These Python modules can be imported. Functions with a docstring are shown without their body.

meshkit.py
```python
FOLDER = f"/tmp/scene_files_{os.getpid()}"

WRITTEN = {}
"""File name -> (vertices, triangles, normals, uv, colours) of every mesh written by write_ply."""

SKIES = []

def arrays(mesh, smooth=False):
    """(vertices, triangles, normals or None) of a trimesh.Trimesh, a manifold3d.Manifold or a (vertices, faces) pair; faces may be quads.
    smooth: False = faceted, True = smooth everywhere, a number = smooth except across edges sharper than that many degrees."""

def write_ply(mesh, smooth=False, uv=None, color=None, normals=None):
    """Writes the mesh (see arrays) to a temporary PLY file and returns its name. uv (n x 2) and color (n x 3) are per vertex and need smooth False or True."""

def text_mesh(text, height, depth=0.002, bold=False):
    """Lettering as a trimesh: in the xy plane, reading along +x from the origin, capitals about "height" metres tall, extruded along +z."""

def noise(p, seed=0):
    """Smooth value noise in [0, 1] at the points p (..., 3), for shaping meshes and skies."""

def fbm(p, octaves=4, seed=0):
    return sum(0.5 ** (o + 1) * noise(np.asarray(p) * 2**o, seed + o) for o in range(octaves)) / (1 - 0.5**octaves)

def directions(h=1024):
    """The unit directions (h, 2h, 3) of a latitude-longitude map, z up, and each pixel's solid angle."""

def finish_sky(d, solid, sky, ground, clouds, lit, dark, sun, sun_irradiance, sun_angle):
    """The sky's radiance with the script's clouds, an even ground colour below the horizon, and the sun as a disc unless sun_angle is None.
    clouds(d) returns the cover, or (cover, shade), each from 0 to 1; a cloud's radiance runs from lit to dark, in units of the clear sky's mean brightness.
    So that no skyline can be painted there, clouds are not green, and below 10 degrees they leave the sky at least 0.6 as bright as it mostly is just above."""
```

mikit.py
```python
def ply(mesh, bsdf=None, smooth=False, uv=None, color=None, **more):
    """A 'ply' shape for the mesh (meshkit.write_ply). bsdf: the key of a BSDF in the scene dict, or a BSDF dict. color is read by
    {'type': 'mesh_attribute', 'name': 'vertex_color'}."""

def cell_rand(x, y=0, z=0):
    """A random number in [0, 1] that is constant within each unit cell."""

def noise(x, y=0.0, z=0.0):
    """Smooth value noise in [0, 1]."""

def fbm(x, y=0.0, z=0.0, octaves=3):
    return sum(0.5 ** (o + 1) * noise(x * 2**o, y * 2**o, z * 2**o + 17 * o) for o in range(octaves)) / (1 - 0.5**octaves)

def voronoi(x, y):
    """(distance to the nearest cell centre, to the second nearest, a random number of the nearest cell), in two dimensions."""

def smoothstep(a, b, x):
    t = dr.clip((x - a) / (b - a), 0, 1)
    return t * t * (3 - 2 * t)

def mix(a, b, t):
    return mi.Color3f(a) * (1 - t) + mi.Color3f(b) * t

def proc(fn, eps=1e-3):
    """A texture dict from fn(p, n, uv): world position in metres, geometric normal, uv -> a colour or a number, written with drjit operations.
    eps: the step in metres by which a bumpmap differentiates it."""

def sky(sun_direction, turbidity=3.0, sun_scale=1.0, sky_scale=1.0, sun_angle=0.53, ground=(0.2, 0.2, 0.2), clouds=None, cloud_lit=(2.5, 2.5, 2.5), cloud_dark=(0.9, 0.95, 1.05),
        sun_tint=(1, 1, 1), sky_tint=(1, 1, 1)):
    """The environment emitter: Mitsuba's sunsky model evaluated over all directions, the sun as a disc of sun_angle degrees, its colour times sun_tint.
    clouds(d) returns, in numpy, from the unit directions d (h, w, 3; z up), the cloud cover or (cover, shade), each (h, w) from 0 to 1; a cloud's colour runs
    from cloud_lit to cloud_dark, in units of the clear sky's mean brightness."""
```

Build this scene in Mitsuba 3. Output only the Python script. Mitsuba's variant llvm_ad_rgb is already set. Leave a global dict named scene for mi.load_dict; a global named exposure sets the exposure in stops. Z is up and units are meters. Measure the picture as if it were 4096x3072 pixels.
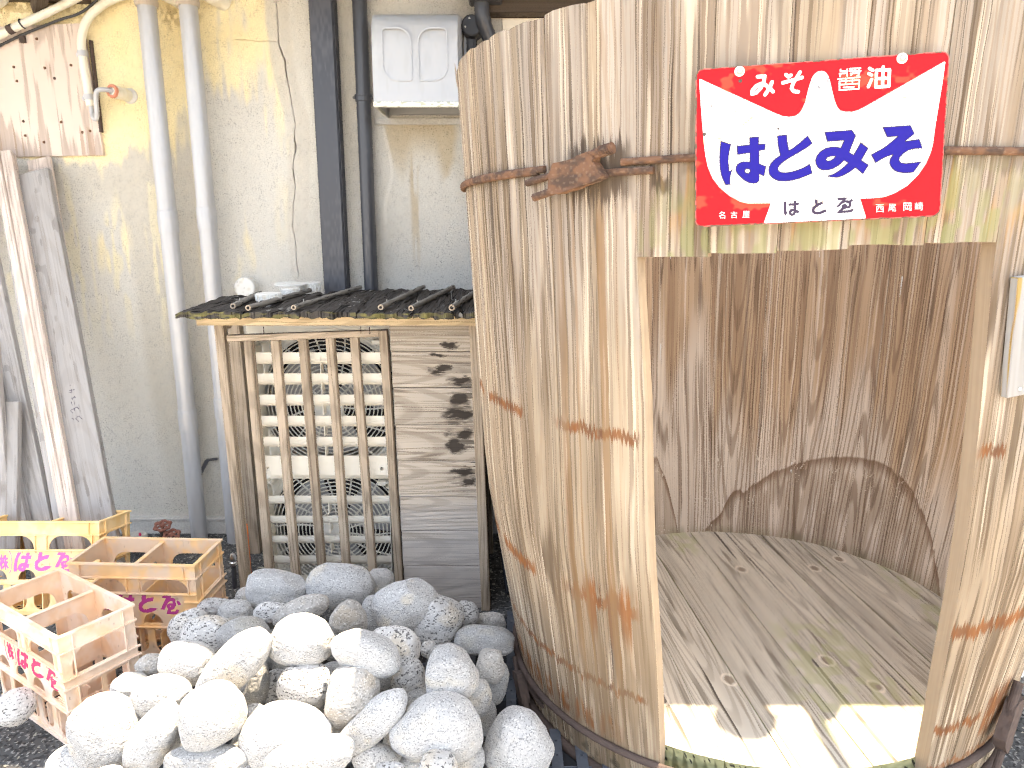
import math, random
import numpy as np, trimesh, drjit as dr, mitsuba as mi, mikit, meshkit
from shapely.geometry import Polygon, LineString, Point, box as sbox
from shapely import affinity
from shapely.ops import unary_union
from mikit import noise as N, fbm, voronoi, cell_rand, smoothstep, mix, proc

T = mi.ScalarTransform4f
scene, labels = {}, {}
random.seed(7)
rng = np.random.default_rng(7)

# ---------------------------------------------------------------- camera, sky, exposure
PITCH = math.radians(12.2)
scene['camera'] = {'type': 'perspective', 'fov': 71.58, 'fov_axis': 'x', 'near_clip': 0.05, 'far_clip': 400.0,
                   'to_world': T().look_at(origin=[0, 0, 1.6], target=[0, math.cos(PITCH), 1.6 - math.sin(PITCH)], up=[0, 0, 1])}
def clouds(d):
    q = d / np.maximum(d[..., 2:3], .12) * 1.3
    f = sum(.5 ** o * meshkit.noise(q * 2 ** o + 7 * o, 3) for o in range(4)) / 1.875
    return np.clip((f - .36) / .22, 0, 1) * .85, np.clip((f - .55) / .3, 0, 1) * .6
scene['sky'] = mikit.sky([0.175, 0.255, 1.0], turbidity=3.0, sun_tint=(1.0, 0.96, 0.85), sky_tint=(1.0, 0.98, 0.96), ground=(0.3, 0.28, 0.25), clouds=clouds, cloud_lit=(2.4, 2.4, 2.4), cloud_dark=(1.3, 1.3, 1.32))
exposure = 3.95

# ---------------------------------------------------------------- helpers
used = set()
def numbered(name):
    k, i = name, 0
    while k in used:
        i += 1
        k = f'{name}_{i:03d}'
    used.add(k)
    return k

def thing(name, label, cat, group=None, kind=None):
    k = numbered(name)
    labels[k] = {'label': label, 'category': cat}
    if group: labels[k]['group'] = group
    if kind: labels[k]['kind'] = kind
    return k

def part(parent, name, mesh, m, smooth=False, uv=None, label=None, kind=None):
    k = numbered(parent + '__' + name)
    put(k, mesh, m, smooth, uv)
    if label or kind:
        labels[k] = {}
        if label: labels[k]['label'] = label
        if kind: labels[k]['kind'] = kind
    return k

def put(k, mesh, m, smooth=False, uv=None):
    if uv is None and isinstance(mesh, tuple) and len(mesh) == 3:
        mesh, uv = (mesh[0], mesh[1]), mesh[2]
    scene[k] = mikit.ply(mesh, 'mat_' + m, smooth=smooth, uv=uv)

def single(name, label, cat, mesh, m, smooth=False, group=None, uv=None):
    k = thing(name, label, cat, group)
    put(k, mesh, m, smooth, uv)
    return k

def structure(name, mesh, m, smooth=False, label=None, uv=None):
    k = numbered(name)
    put(k, mesh, m, smooth, uv)
    labels[k] = {'label': label, 'category': name, 'kind': 'structure'}
    return k

cat = trimesh.util.concatenate

def cbox(lx, ly, lz, ch=0.002):
    """box centred at the origin with chamfered edges"""
    ch = min(ch, lx * .3, ly * .3, lz * .3)
    h = np.array([lx, ly, lz]) / 2
    P = []
    for s in np.ndindex(2, 2, 2):
        c = np.array(s) * 2 - 1
        for k in range(3):
            q = h - ch
            q[k] = h[k]
            P.append(c * q)
    return trimesh.convex.convex_hull(np.array(P))

def frame(p0, p1, up):
    """4x4: x along p0->p1, z as near to up as it can be, origin half way"""
    p0, p1, up = (np.asarray(v, float) for v in (p0, p1, up))
    x = p1 - p0
    L = np.linalg.norm(x); x = x / L
    y = np.cross(up, x); y /= np.linalg.norm(y)
    m = np.eye(4)
    m[:3, 0], m[:3, 1], m[:3, 2], m[:3, 3] = x, y, np.cross(x, y), (p0 + p1) / 2
    return m, L

KID = [0]
def wood_uv(mesh, M=None, kid=None):
    """unshared faces with uv: v runs along the local x axis (the grain), u across it; each piece has its own block of u"""
    if kid is None:
        KID[0] += 1; kid = KID[0] % 97
    tri = mesh.triangles.reshape(-1, 3)
    n = np.repeat(np.abs(mesh.face_normals), 3, axis=0)
    u = np.where(n[:, 2] > np.maximum(n[:, 0], n[:, 1]), tri[:, 1], np.where(n[:, 1] > n[:, 0], tri[:, 2] + .3, tri[:, 1]))
    v = np.where(n[:, 0] > np.maximum(n[:, 1], n[:, 2]), tri[:, 2], tri[:, 0])
    uv = np.stack([u + kid * 10, v + 3 + (kid * 1.37) % 5], 1)
    if M is not None:
        tri = tri @ M[:3, :3].T + M[:3, 3]
    return tri, np.arange(len(tri)).reshape(-1, 3), uv

def plank(p0, p1, width, thick, up=(0, -1, 0), ch=0.002, kid=None, rough=0):
    """a board from p0 to p1; its broad face looks along up"""
    M, L = frame(p0, p1, up)
    b = cbox(L, width, thick, ch)
    return wood_uv(b, M, kid)

def boxm(x0, x1, y0, y1, z0, z1, ch=0.002):
    b = cbox(x1 - x0, y1 - y0, z1 - z0, ch)
    b.apply_translation([(x0 + x1) / 2, (y0 + y1) / 2, (z0 + z1) / 2])
    return b

def tube(points, r, sides=16, caps=True):
    p = np.asarray(points, float)
    r = np.broadcast_to(np.asarray(r, float), (len(p),))
    t = np.gradient(p, axis=0); t /= np.linalg.norm(t, axis=1, keepdims=True)
    a = np.cross(t[0], [0, 0, 1.0] if abs(t[0][2]) < .9 else [1.0, 0, 0]); a /= np.linalg.norm(a)
    rows = []
    ang = np.arange(sides) * 2 * np.pi / sides
    for i in range(len(p)):
        a = a - t[i] * (a @ t[i]); a /= np.linalg.norm(a)
        b = np.cross(t[i], a)
        rows.append(p[i] + r[i] * (np.cos(ang)[:, None] * a + np.sin(ang)[:, None] * b))
    V = np.vstack(rows); F = []
    n = len(p)
    for i in range(n - 1):
        j = np.arange(sides); k = (j + 1) % sides
        F += [np.stack([i * sides + j, i * sides + k, (i + 1) * sides + k], 1), np.stack([i * sides + j, (i + 1) * sides + k, (i + 1) * sides + j], 1)]
    if caps:
        V = np.vstack([V, p[0], p[-1]])
        j = np.arange(sides); k = (j + 1) % sides
        F += [np.stack([k, j, j * 0 + n * sides], 1), np.stack([(n - 1) * sides + j, (n - 1) * sides + k, j * 0 + n * sides + 1], 1)]
    return trimesh.Trimesh(V, np.vstack(F), process=False)

def arcpts(pts, n=8):
    """Catmull-Rom through pts"""
    p = np.asarray(pts, float)
    q = np.vstack([2 * p[0] - p[1], p, 2 * p[-1] - p[-2]])
    out = []
    for i in range(1, len(q) - 2):
        for t in np.linspace(0, 1, n, endpoint=False):
            a, b, c, d = q[i - 1], q[i], q[i + 1], q[i + 2]
            out.append(.5 * (2 * b + (c - a) * t + (2 * a - 5 * b + 4 * c - d) * t * t + (3 * b - a - 3 * c + d) * t ** 3))
    out.append(p[-1])
    return np.array(out)

def extrude(poly, depth, M):
    """polygon in its own xy plane, thickened along +z, then placed by M"""
    gs = [g for g in getattr(poly, 'geoms', [poly]) if g.area > 1e-9]
    m = cat([trimesh.creation.extrude_polygon(g, depth, engine='earcut') for g in gs])
    m.apply_transform(M)
    return m

def mat4(x, y, z, o):
    m = np.eye(4)
    m[:3, 0], m[:3, 1], m[:3, 2], m[:3, 3] = x, y, z, o
    return m

FRONT = lambda y: mat4([1, 0, 0], [0, 0, 1], [0, -1, 0], [0, y, 0])     # polygon (x, z) standing at depth y, thickened towards the viewer

def lathe(profile, o=(0, 0, 0), axis=(0, 0, 1), n=32):
    """profile rows (radius, height) turned about the axis"""
    m = trimesh.creation.revolve(np.array(profile, float), sections=n)
    m.apply_transform(trimesh.geometry.align_vectors([0, 0, 1], axis))
    m.apply_translation(o)
    return m

def tor(c, R, r, axis=(0, 0, 1), nR=40, nr=8):
    m = trimesh.creation.torus(R, r, major_sections=nR, minor_sections=nr)
    m.apply_transform(trimesh.geometry.align_vectors([0, 0, 1], axis))
    m.apply_translation(c)
    return m

# ---------------------------------------------------------------- materials
def bsdf(name, col, rough=0.7, metal=0.0, spec=0.5, bump=None, bscale=0.001, eps=1e-3, coat=0.0):
    c = {'type': 'rgb', 'value': list(col)} if isinstance(col, (tuple, list)) else proc(col)
    d = {'type': 'principled', 'base_color': c, 'roughness': proc(rough) if callable(rough) else float(rough), 'metallic': float(metal), 'specular': float(spec)}
    if coat: d['clearcoat'] = float(coat); d['clearcoat_gloss'] = 0.9
    if bump is not None:
        d = {'type': 'bumpmap', 'arbitrary': proc(bump, eps), 'scale': float(bscale), 'bsdf': d}
    scene['mat_' + name] = {'type': 'twosided', 'bsdf': d}

def pieces(uv):
    k = dr.floor((uv.x + 5) / 10)
    return uv.x - k * 10, uv.y, k

def lines(u, v, k):
    w = u + .014 * (N(u * 9 + k * 7.3, v * 1.6) - .5) + .005 * (N(u * 34 + k * 3.1, v * 7) - .5) + .0016 * (N(u * 120, v * 26) - .5)
    f1 = N(w * 300 + k * 13.1, v * 6.5 + k)
    f2 = .65 * N(w * 110 + k * 5.7, v * 1.7 + k * 2.3) + .35 * N(w * 170 + k * 2.7, v * 4.5 + k)
    f3 = N(w * 30 + k * 9.2, v * .6 + k)
    return w, f1, f2, f3

def veins(w, v, k, f=85.0, wd=.085):
    """thin dark growth lines: where a stretched noise crosses one half"""
    return smoothstep(wd, wd * .25, dr.abs(N(w * f + k * 6.1, v * 1.3 + k) - .5)) * smoothstep(.25, .6, N(w * f * .5 + 8, v * 4.5 + k * 2))

def rings(w, v, k, fx=120.0, fv=7.0):
    c, v0 = (cell_rand(k, 5) - .5) * .12, cell_rand(k, 6) * 5
    ph = dr.sqrt(dr.square((w - c) * fx) + dr.square((v - v0) * fv))
    return .5 + .5 * dr.sin(ph * 4.2)

def knots(u, v, k, rate=1.6, spread=.10):
    """distance-like value to the nearest knot of a board, one or so per cell of length"""
    cv = dr.floor(v * rate)
    ku, kv = (cell_rand(k, cv, 3) - .5) * spread, (cv + .3 + .4 * cell_rand(k, cv, 4)) / rate
    on = cell_rand(k, cv, 8) > .35
    d = dr.sqrt(dr.square(u - ku) + dr.square((v - kv) * .75))
    return dr.select(on, d, 1.0)

def wood(light, mid, dark, ringy=.5, knot=False, contrast=.6, spots=0.0):
    def fn(p, n, uv):
        u, v, k = pieces(uv)
        w, f1, f2, f3 = lines(u, v, k)
        kd = knots(u, v, k) if knot else None
        if knot: w = w + .012 * dr.exp(-kd * 38) * dr.sign(u + .0001)
        r = rings(w, v, k)
        c = mix(light, mid, dr.clip(.65 * f3 + .5 * (cell_rand(k, 1) - .4), 0, 1))
        c = mix(c, dark, contrast * .55 * smoothstep(.55, .92, r) * ringy)
        c = mix(c, dark, contrast * .65 * smoothstep(.60, .88, f2))
        c = mix(c, dark, contrast * .45 * smoothstep(.62, .92, f1))
        c = mix(c, dark, contrast * .75 * veins(w, v, k))
        c = mix(c, light, .5 * smoothstep(.65, .95, N(w * 200 + 40, v * 1.5 + k * 3)))
        if knot:
            c = mix(c, dark, .75 * smoothstep(.016, .009, kd) * (.6 + .4 * dr.sin(kd * 1500)))
            c = mix(c, dark, .5 * smoothstep(.05, .012, kd) * smoothstep(.4, .8, r))
        if spots: c = mix(c, (.05, .04, .035), spots * smoothstep(.80, .87, N(u * 60 + k, v * 16)))
        return c * (.90 + .2 * cell_rand(k, 2))
    return fn

def wood_bump(p, n, uv):
    u, v, k = pieces(uv)
    w, f1, f2, f3 = lines(u, v, k)
    return .6 * f2 + .3 * f1 + .4 * smoothstep(.9, .5, rings(w, v, k))

# ---- the tub's shape (a slightly oval, slightly flared staved vat); angles in degrees from the side that faces the viewer
TC = np.array([0.887, 2.4262, 0.0])
TA = np.array([-0.00948, 0.01094, 0.9999])
TX = np.array([1, 0, 0]) - TA * TA[0]; TX /= np.linalg.norm(TX)
TY = np.cross(TA, TX)
ZK, RK = [0, .35, .8, 1.5, 2.2], [0.817, 0.8674, 0.9377, 0.9743, 1.0118]
def tubR(th, z):
    ph = np.radians(th) - np.pi / 2
    return np.interp(z, ZK, RK) * (1 + .0318 * np.cos(2 * ph) + .0335 * np.sin(2 * ph))
def tubP(th, z, off=0.0):
    th, z = np.asarray(th, float), np.asarray(z, float)
    r, a = tubR(th, z) + off, np.radians(th)
    return TC + (r * np.sin(a))[..., None] * TX - (r * np.cos(a))[..., None] * TY + z[..., None] * TA

def tub_coords(p):
    return dr.atan2(p.x - 0.887, 2.4262 - p.y) * (180 / math.pi), p.z

def band(z, z0, w, jit):
    return smoothstep(w, w * .3, dr.abs(z - z0 + jit))

def win(x, a, b, s=2.0):
    return smoothstep(a - s, a + s, x) * smoothstep(b + s, b - s, x)

def tub_wood(p, n, uv):
    inside = uv.y > 60
    cut = uv.y < -60
    u, v, k = pieces(mi.Point2f(uv.x, uv.y - dr.select(inside, 100.0, 0.0) + dr.select(cut, 104.0, 0.0)))
    th, z = tub_coords(p)
    w, f1, f2, f3 = lines(u, v, k)
    r = rings(w, v, k, 130.0, 5.0)
    vn, vn2 = veins(w, v, k, 80.0, .10), veins(w, v, k + 31, 150.0, .13)
    cs = cell_rand(k, 1)
    # weathered outside: pale straw grey, brown in the grain, greyer towards the sign
    c = mix((.325, .262, .19), (.205, .155, .107), dr.clip(.8 * f3 + .4 * cs - .2, 0, 1))
    c = mix(c, (.315, .275, .24), .7 * smoothstep(1.0, 1.45, z + .5 * (N(u * 12 + k, v * 1.5) - .5)) * smoothstep(.2, .6, N(u * 25 + k * 3, v * .8)))
    c = mix(c, (.22, .15, .09), .42 * smoothstep(.60, .9, r) * smoothstep(.25, .7, N(u * 8 + k * 2, v * .7)))
    c = mix(c, (.10, .066, .040), .75 * smoothstep(.54, .76, f2) * smoothstep(.15, .5, N(u * 30 + k, v * 3.3 + 4)))
    c = mix(c, (.16, .11, .07), .55 * smoothstep(.56, .80, N(w * 55 + k * 4.4, v * .7 + 5)) * smoothstep(.3, .6, N(u * 14 + k, v * 1.1 + 2)))
    c = mix(c, (.21, .15, .10), .40 * smoothstep(.6, .9, f1))
    c = mix(c, (.49, .415, .325), .7 * smoothstep(.58, .85, N(w * 150 + 31, v * 3.4 + k)) * smoothstep(.25, .6, N(u * 17 + 3, v * 2.3 + k)))
    c = mix(c, (.075, .05, .03), .74 * vn * smoothstep(.2, .5, N(u * 19 + 4, v * 1.6 + k)))
    c = mix(c, (.115, .078, .048), .62 * vn2)
    c = c * (.84 + .28 * N(u * 22 + 9, v * 5 + k))
    c = mix(c, (.05, .035, .025), .8 * smoothstep(.90, .955, N(w * 75 + k * 11, v * .8 + 7)))
    # marks of old hoops and running rust
    j = .014 * (N(u * 40 + k, v * 2) - .5) + .026 * (N(u * 210 + k, v * 4) - .5) + .016 * (N(u * 420 + k, v * 9) - .5)
    gap = N(th * .16, k * 0 + 3.3)
    bands = band(z, 1.107, .020, j) * smoothstep(.24, .36, gap) * (win(th, -84, -36.8, .6) + win(th, 11.5, 60, 1))
    bands = dr.maximum(bands, band(z, .622, .028, j * 1.3) * (win(th, -84, -37, 1) * smoothstep(.2, .4, gap) + win(th, 13.5, 60, 1)))
    bands = dr.maximum(bands, band(z, .342, .017, j) * win(th, -88, -36, 1) * .9)
    bands = dr.maximum(bands, band(z, .30, .022, j) * win(th, 16, 29, .8))
    bands = dr.maximum(bands, band(z, .195, .055, j * 1.6) * win(th, -80, -42, 2) * smoothstep(.25, .6, N(u * 90 + k, v * 5)))
    bands = dr.maximum(bands, band(z, .166, .016, j) * win(th, 16, 60, 1) * .8)
    bands = dr.maximum(bands, win(th + 50 * j, 31, 40.5, .8) * smoothstep(.19, .25, z + j) * smoothstep(.40, .35, z + j * 2))
    bands = dr.maximum(bands, win(th + 60 * j, -47, -37.5, 1) * smoothstep(.45, .56, z + j * 2) * smoothstep(.70, .64, z + j * 2) * smoothstep(.35, .55, N(u * 45 + k, v * 7)))
    rc = mix((.205, .072, .016), (.085, .037, .018), N(u * 60 + 5, v * 9))
    c = mix(c, rc, .88 * bands * smoothstep(.30, .55, .6 * N(w * 160 + 9, v * 9) + .4 * N(u * 45 + 3, v * 40) + .20))
    run = smoothstep(.55, .72, N(w * 85 + 3.3, v * .35)) * smoothstep(1.72, 1.6, z)
    c = mix(c, (.19, .105, .045), .55 * run * (win(th, -50, -40, 2) + .6 * win(th, -48, -36, 3) * smoothstep(.9, .4, z)) * smoothstep(.2, .5, z))
    # rot and moss round the upper hoop, moss over the door
    hoopz = z - 1.745
    rot = smoothstep(.030, .012, dr.abs(hoopz + .005 + j * .8)) * .45 * smoothstep(.35, .6, N(u * 30 + k, v * 3))
    rot = dr.maximum(rot, smoothstep(.075, .045, dr.abs(hoopz + .012 + j * 2.2)) * win(th, -47.5, -38.5, 1.6))
    rot = dr.maximum(rot, win(th, -35.7, -33.3, .3) * band(z, 1.70, .026, j))
    rot = dr.maximum(rot, smoothstep(.10, .02, dr.abs(hoopz + .03 + j * 2)) * win(th, -47, -39, 1.5) * smoothstep(.35, .6, N(w * 130, v * 5)))
    c = mix(c, (.05, .033, .022), .85 * rot * smoothstep(.2, .55, N(w * 150 + 7, v * 6) + .15))
    c = mix(c, (.36, .20, .07), .6 * smoothstep(.10, .0, dr.abs(hoopz + .07 + 3 * j)) * smoothstep(-39, -35, th) * smoothstep(.45, .7, N(u * 50 + k, v * 7)))
    moss = smoothstep(.17, .02, z - 1.552 + .22 * (N(u * 24 + k, v * 9) - .5)) * win(th, -37, 8, 1) * smoothstep(1.50, 1.53, z) + .5 * smoothstep(.09, .0, dr.abs(hoopz + .06)) * smoothstep(-12, 2, th)
    c = mix(c, (.215, .22, .095), .62 * dr.clip(moss, 0, 1) * smoothstep(.35, .62, N(u * 70 + 1, v * 26 + k)))
    damp = smoothstep(-62, -46, th) * smoothstep(.85, .25, z + .5 * (N(u * 9 + k, v * 2.0) - .5)) * smoothstep(.42, .60, .6 * N(u * 26 + k, v * 3.1 + 1) + .4 * N(u * 90, v * 9))
    c = mix(c, (.155, .105, .062), .60 * damp * smoothstep(-20, -30, th))
    foot = smoothstep(.16, .03, z + .1 * (N(u * 40, v * 8) - .5))
    c = mix(c, (.11, .085, .045), .65 * foot * smoothstep(.25, .6, N(w * 90 + 2, v * 12)) * smoothstep(-60, -38, th))
    c = mix(c, (.035, .03, .022), .6 * foot * smoothstep(.62, .75, N(u * 60 + 2, v * 30)))
    # inside: brown where the timber has stayed fresh, grey below, water stain lines
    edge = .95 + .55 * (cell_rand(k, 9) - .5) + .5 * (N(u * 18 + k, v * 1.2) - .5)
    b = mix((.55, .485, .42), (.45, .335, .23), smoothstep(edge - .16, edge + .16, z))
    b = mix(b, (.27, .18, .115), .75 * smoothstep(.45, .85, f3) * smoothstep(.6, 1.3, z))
    b = mix(b, (.66, .59, .51), .55 * smoothstep(.60, .92, N(w * 90 + 4, v * .7 + k)))
    b = mix(b, (.16, .105, .07), .55 * smoothstep(.58, .9, r) * smoothstep(.3, .6, N(u * 7 + k * 2, v * .9)))
    b = mix(b, (.15, .10, .065), .55 * smoothstep(.60, .88, f2))
    a = dr.select(th < 0, th + 360, th)
    t1 = .610 - dr.square((a - 128.5) * .0172) * dr.select(a > 128.5, .62, 1.9)
    t2 = .385 + .03 * (N(a * .25, 1.0) - .5)
    t3 = .585 - .25 * dr.square(dr.maximum(198.0 - a, 0) / 9.0) + .02 * (N(a * .8, 3.0) - .5)
    tide = dr.maximum(dr.maximum(t1, dr.select(a > 136, t2 - .5 * smoothstep(166, 184, a), -1.0)), dr.select(a > 176, t3, -1.0)) + .03 * (N(u * 110, v) - .5) * smoothstep(.2, .7, N(u * 20 + k, 2.0)) + .012 * (N(u * 30 + k, 4.0) - .5)
    wet = smoothstep(.006, -.006, z - tide)
    b = mix(b, b * mi.Color3f(.74, .70, .66), wet * smoothstep(.3, .6, N(u * 30 + 2, v * 7 + 1) + .2))
    b = mix(b, (.17, .105, .065), .80 * wet * smoothstep(.065, .0, tide - z + .03 * (N(u * 80, v * 10) - .5)))
    b = mix(b, (.13, .085, .055), .6 * vn + .3 * vn2)
    b = mix(b, (.60, .55, .48), .8 * smoothstep(.80, .84, N(u * 190, v * 110 + k)) * smoothstep(.6, .75, N(u * 9, v * 6)) * smoothstep(.75, .55, z))
    b = mix(b, (.14, .14, .07), .5 * smoothstep(.25, .17, z + .06 * N(u * 40, v * 20)))
    e = mix((.33, .262, .19), (.24, .182, .125), .6 * f3 + .4 * f1)
    return dr.select(inside, b, dr.select(cut, e, c)) * (.92 + .16 * cell_rand(k, 2))

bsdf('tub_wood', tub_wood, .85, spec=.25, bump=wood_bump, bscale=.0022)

def floor_wood(p, n, uv):
    u, v, k = pieces(uv)
    w, f1, f2, f3 = lines(u, v, k)
    kd = knots(u, v, k, 1.5, .13)
    w = w + .016 * dr.exp(-kd * 30) * dr.sign(u + .0001)
    r = rings(w, v, k, 200.0, 7.0)
    c = mix((.55, .51, .44), (.43, .395, .335), .7 * f3 + .3 * cell_rand(k, 1))
    c = mix(c, (.22, .19, .15), .35 * smoothstep(.55, .92, r))
    c = mix(c, (.18, .15, .115), .6 * smoothstep(.60, .88, f2))
    c = mix(c, (.12, .10, .075), .65 * veins(w, v, k, 90.0, .11))
    c = c * (.88 + .22 * N(u * 30 + k, v * 4))
    c = mix(c, (.05, .04, .03), .85 * smoothstep(.895, .94, N(w * 60 + k * 11, v * .9 + 3)))
    c = mix(c, (.66, .59, .50), .7 * smoothstep(.030, .022, kd) * smoothstep(.017, .023, kd))
    c = mix(c, (.20, .16, .12), .8 * smoothstep(.018, .012, kd))
    c = mix(c, (.36, .37, .20), .5 * smoothstep(.62, .80, N(p.x * 5, p.y * 2.6)) * smoothstep(.4, .65, N(p.x * 40, p.y * 22)))
    end = dr.abs(n.z) < .5
    e = mix((.15, .155, .075), (.30, .30, .18), N(p.x * 60, p.y * 60, p.z * 90))
    e = mix(e, (.03, .03, .02), smoothstep(.72, .85, N(p.x * 130 + p.z * 60, p.y * 130, p.z * 60)))
    return dr.select(end, e, c)
bsdf('floor_wood', floor_wood, .8, spec=.3, bump=wood_bump, bscale=.002)

bsdf('pale_wood', wood((.415, .335, .25), (.29, .228, .165), (.10, .074, .05), .6, contrast=.85), .85, spec=.25, bump=wood_bump, bscale=.002)
bsdf('grey_wood', wood((.385, .368, .355), (.30, .283, .27), (.22, .195, .175), .65, knot=True, contrast=.62, spots=.25), .85, spec=.25, bump=wood_bump, bscale=.0012)
bsdf('pink_wood', wood((.60, .52, .46), (.46, .375, .315), (.20, .145, .11), .6, contrast=.7), .85, spec=.25, bump=wood_bump, bscale=.0014)
bsdf('dark_wood', wood((.10, .075, .055), (.06, .045, .035), (.02, .016, .012), .5), .8, spec=.3, bump=wood_bump, bscale=.001)
bsdf('beam_wood', wood((.66, .52, .33), (.50, .37, .21), (.22, .15, .08), .8, contrast=.8), .85, spec=.25, bump=wood_bump, bscale=.001)

base_siding = wood((.46, .40, .33), (.345, .29, .232), (.125, .092, .066), .7, contrast=.85)
SCORCH = [(-.247, 1.152, .031, .016), (-.294, 1.108, .035, .010), (-.278, 1.055, .05, .02), (-.204, 1.006, .047, .018), (-.204, .938, .047, .028), (-.22, .869, .062, .030), (-.204, .78, .047, .024), (-.22, .731, .047, .028), (-.196, .622, .047, .02), (-.188, .573, .039, .024)]      # burnt knots (x, z, half sizes)
def siding_wood(p, n, uv):
    u, v, k = pieces(uv)
    c = base_siding(p, n, uv)
    c = mix(c, (.40, .375, .36), .55 * smoothstep(.55, .35, p.z + .3 * (N(v * 3, u * 20 + k) - .5)))
    s = mi.Float(0)
    jx, jz = .05 * (N(v * 26, u * 60 + k) - .5) + .02 * (N(v * 90, u * 200) - .5), .022 * (N(v * 22 + 5, u * 70 + k) - .5) + .012 * (N(v * 60, u * 260) - .5)
    for bx, bz, rx, rz in SCORCH:
        d = dr.sqrt(dr.square((p.x + jx - bx) / rx) + dr.square((p.z + jz - bz) / rz))
        s = dr.maximum(s, smoothstep(1.35, .62, d))
    s = dr.maximum(s, .75 * smoothstep(-.30, -.2, p.x + jx) * smoothstep(.56, .70, N(v * 14, u * 110 + k)) * smoothstep(.5, .6, p.z) * smoothstep(1.1, 1.0, p.z))
    return mix(c, (.028, .022, .018), .95 * s)
bsdf('siding_wood', siding_wood, .85, spec=.25, bump=wood_bump, bscale=.003)

def bark(p, n, uv):
    u, v, k = pieces(uv)
    w, f1, f2, f3 = lines(u, v, k)
    c = mix((.040, .036, .034), (.085, .075, .066), f2)
    c = mix(c, (.012, .011, .010), smoothstep(.6, .85, f1))
    c = mix(c, (.26, .25, .23), .7 * smoothstep(.80, .86, N(u * 90 + k, v * 30)) * smoothstep(.55, .7, N(u * 9, v * 5 + k)))
    m = smoothstep(2.70, 2.655, p.y + .03 * N(p.x * 30, p.z * 60)) * smoothstep(.35, .6, N(p.x * 45, p.z * 160))
    return mix(c, (.20, .18, .06), .8 * m)
bsdf('bark', bark, .95, spec=.2, bump=lambda p, n, uv: N(uv.x * 190, uv.y * 14) + .5 * N(uv.x * 420, uv.y * 40), bscale=.006)

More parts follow.
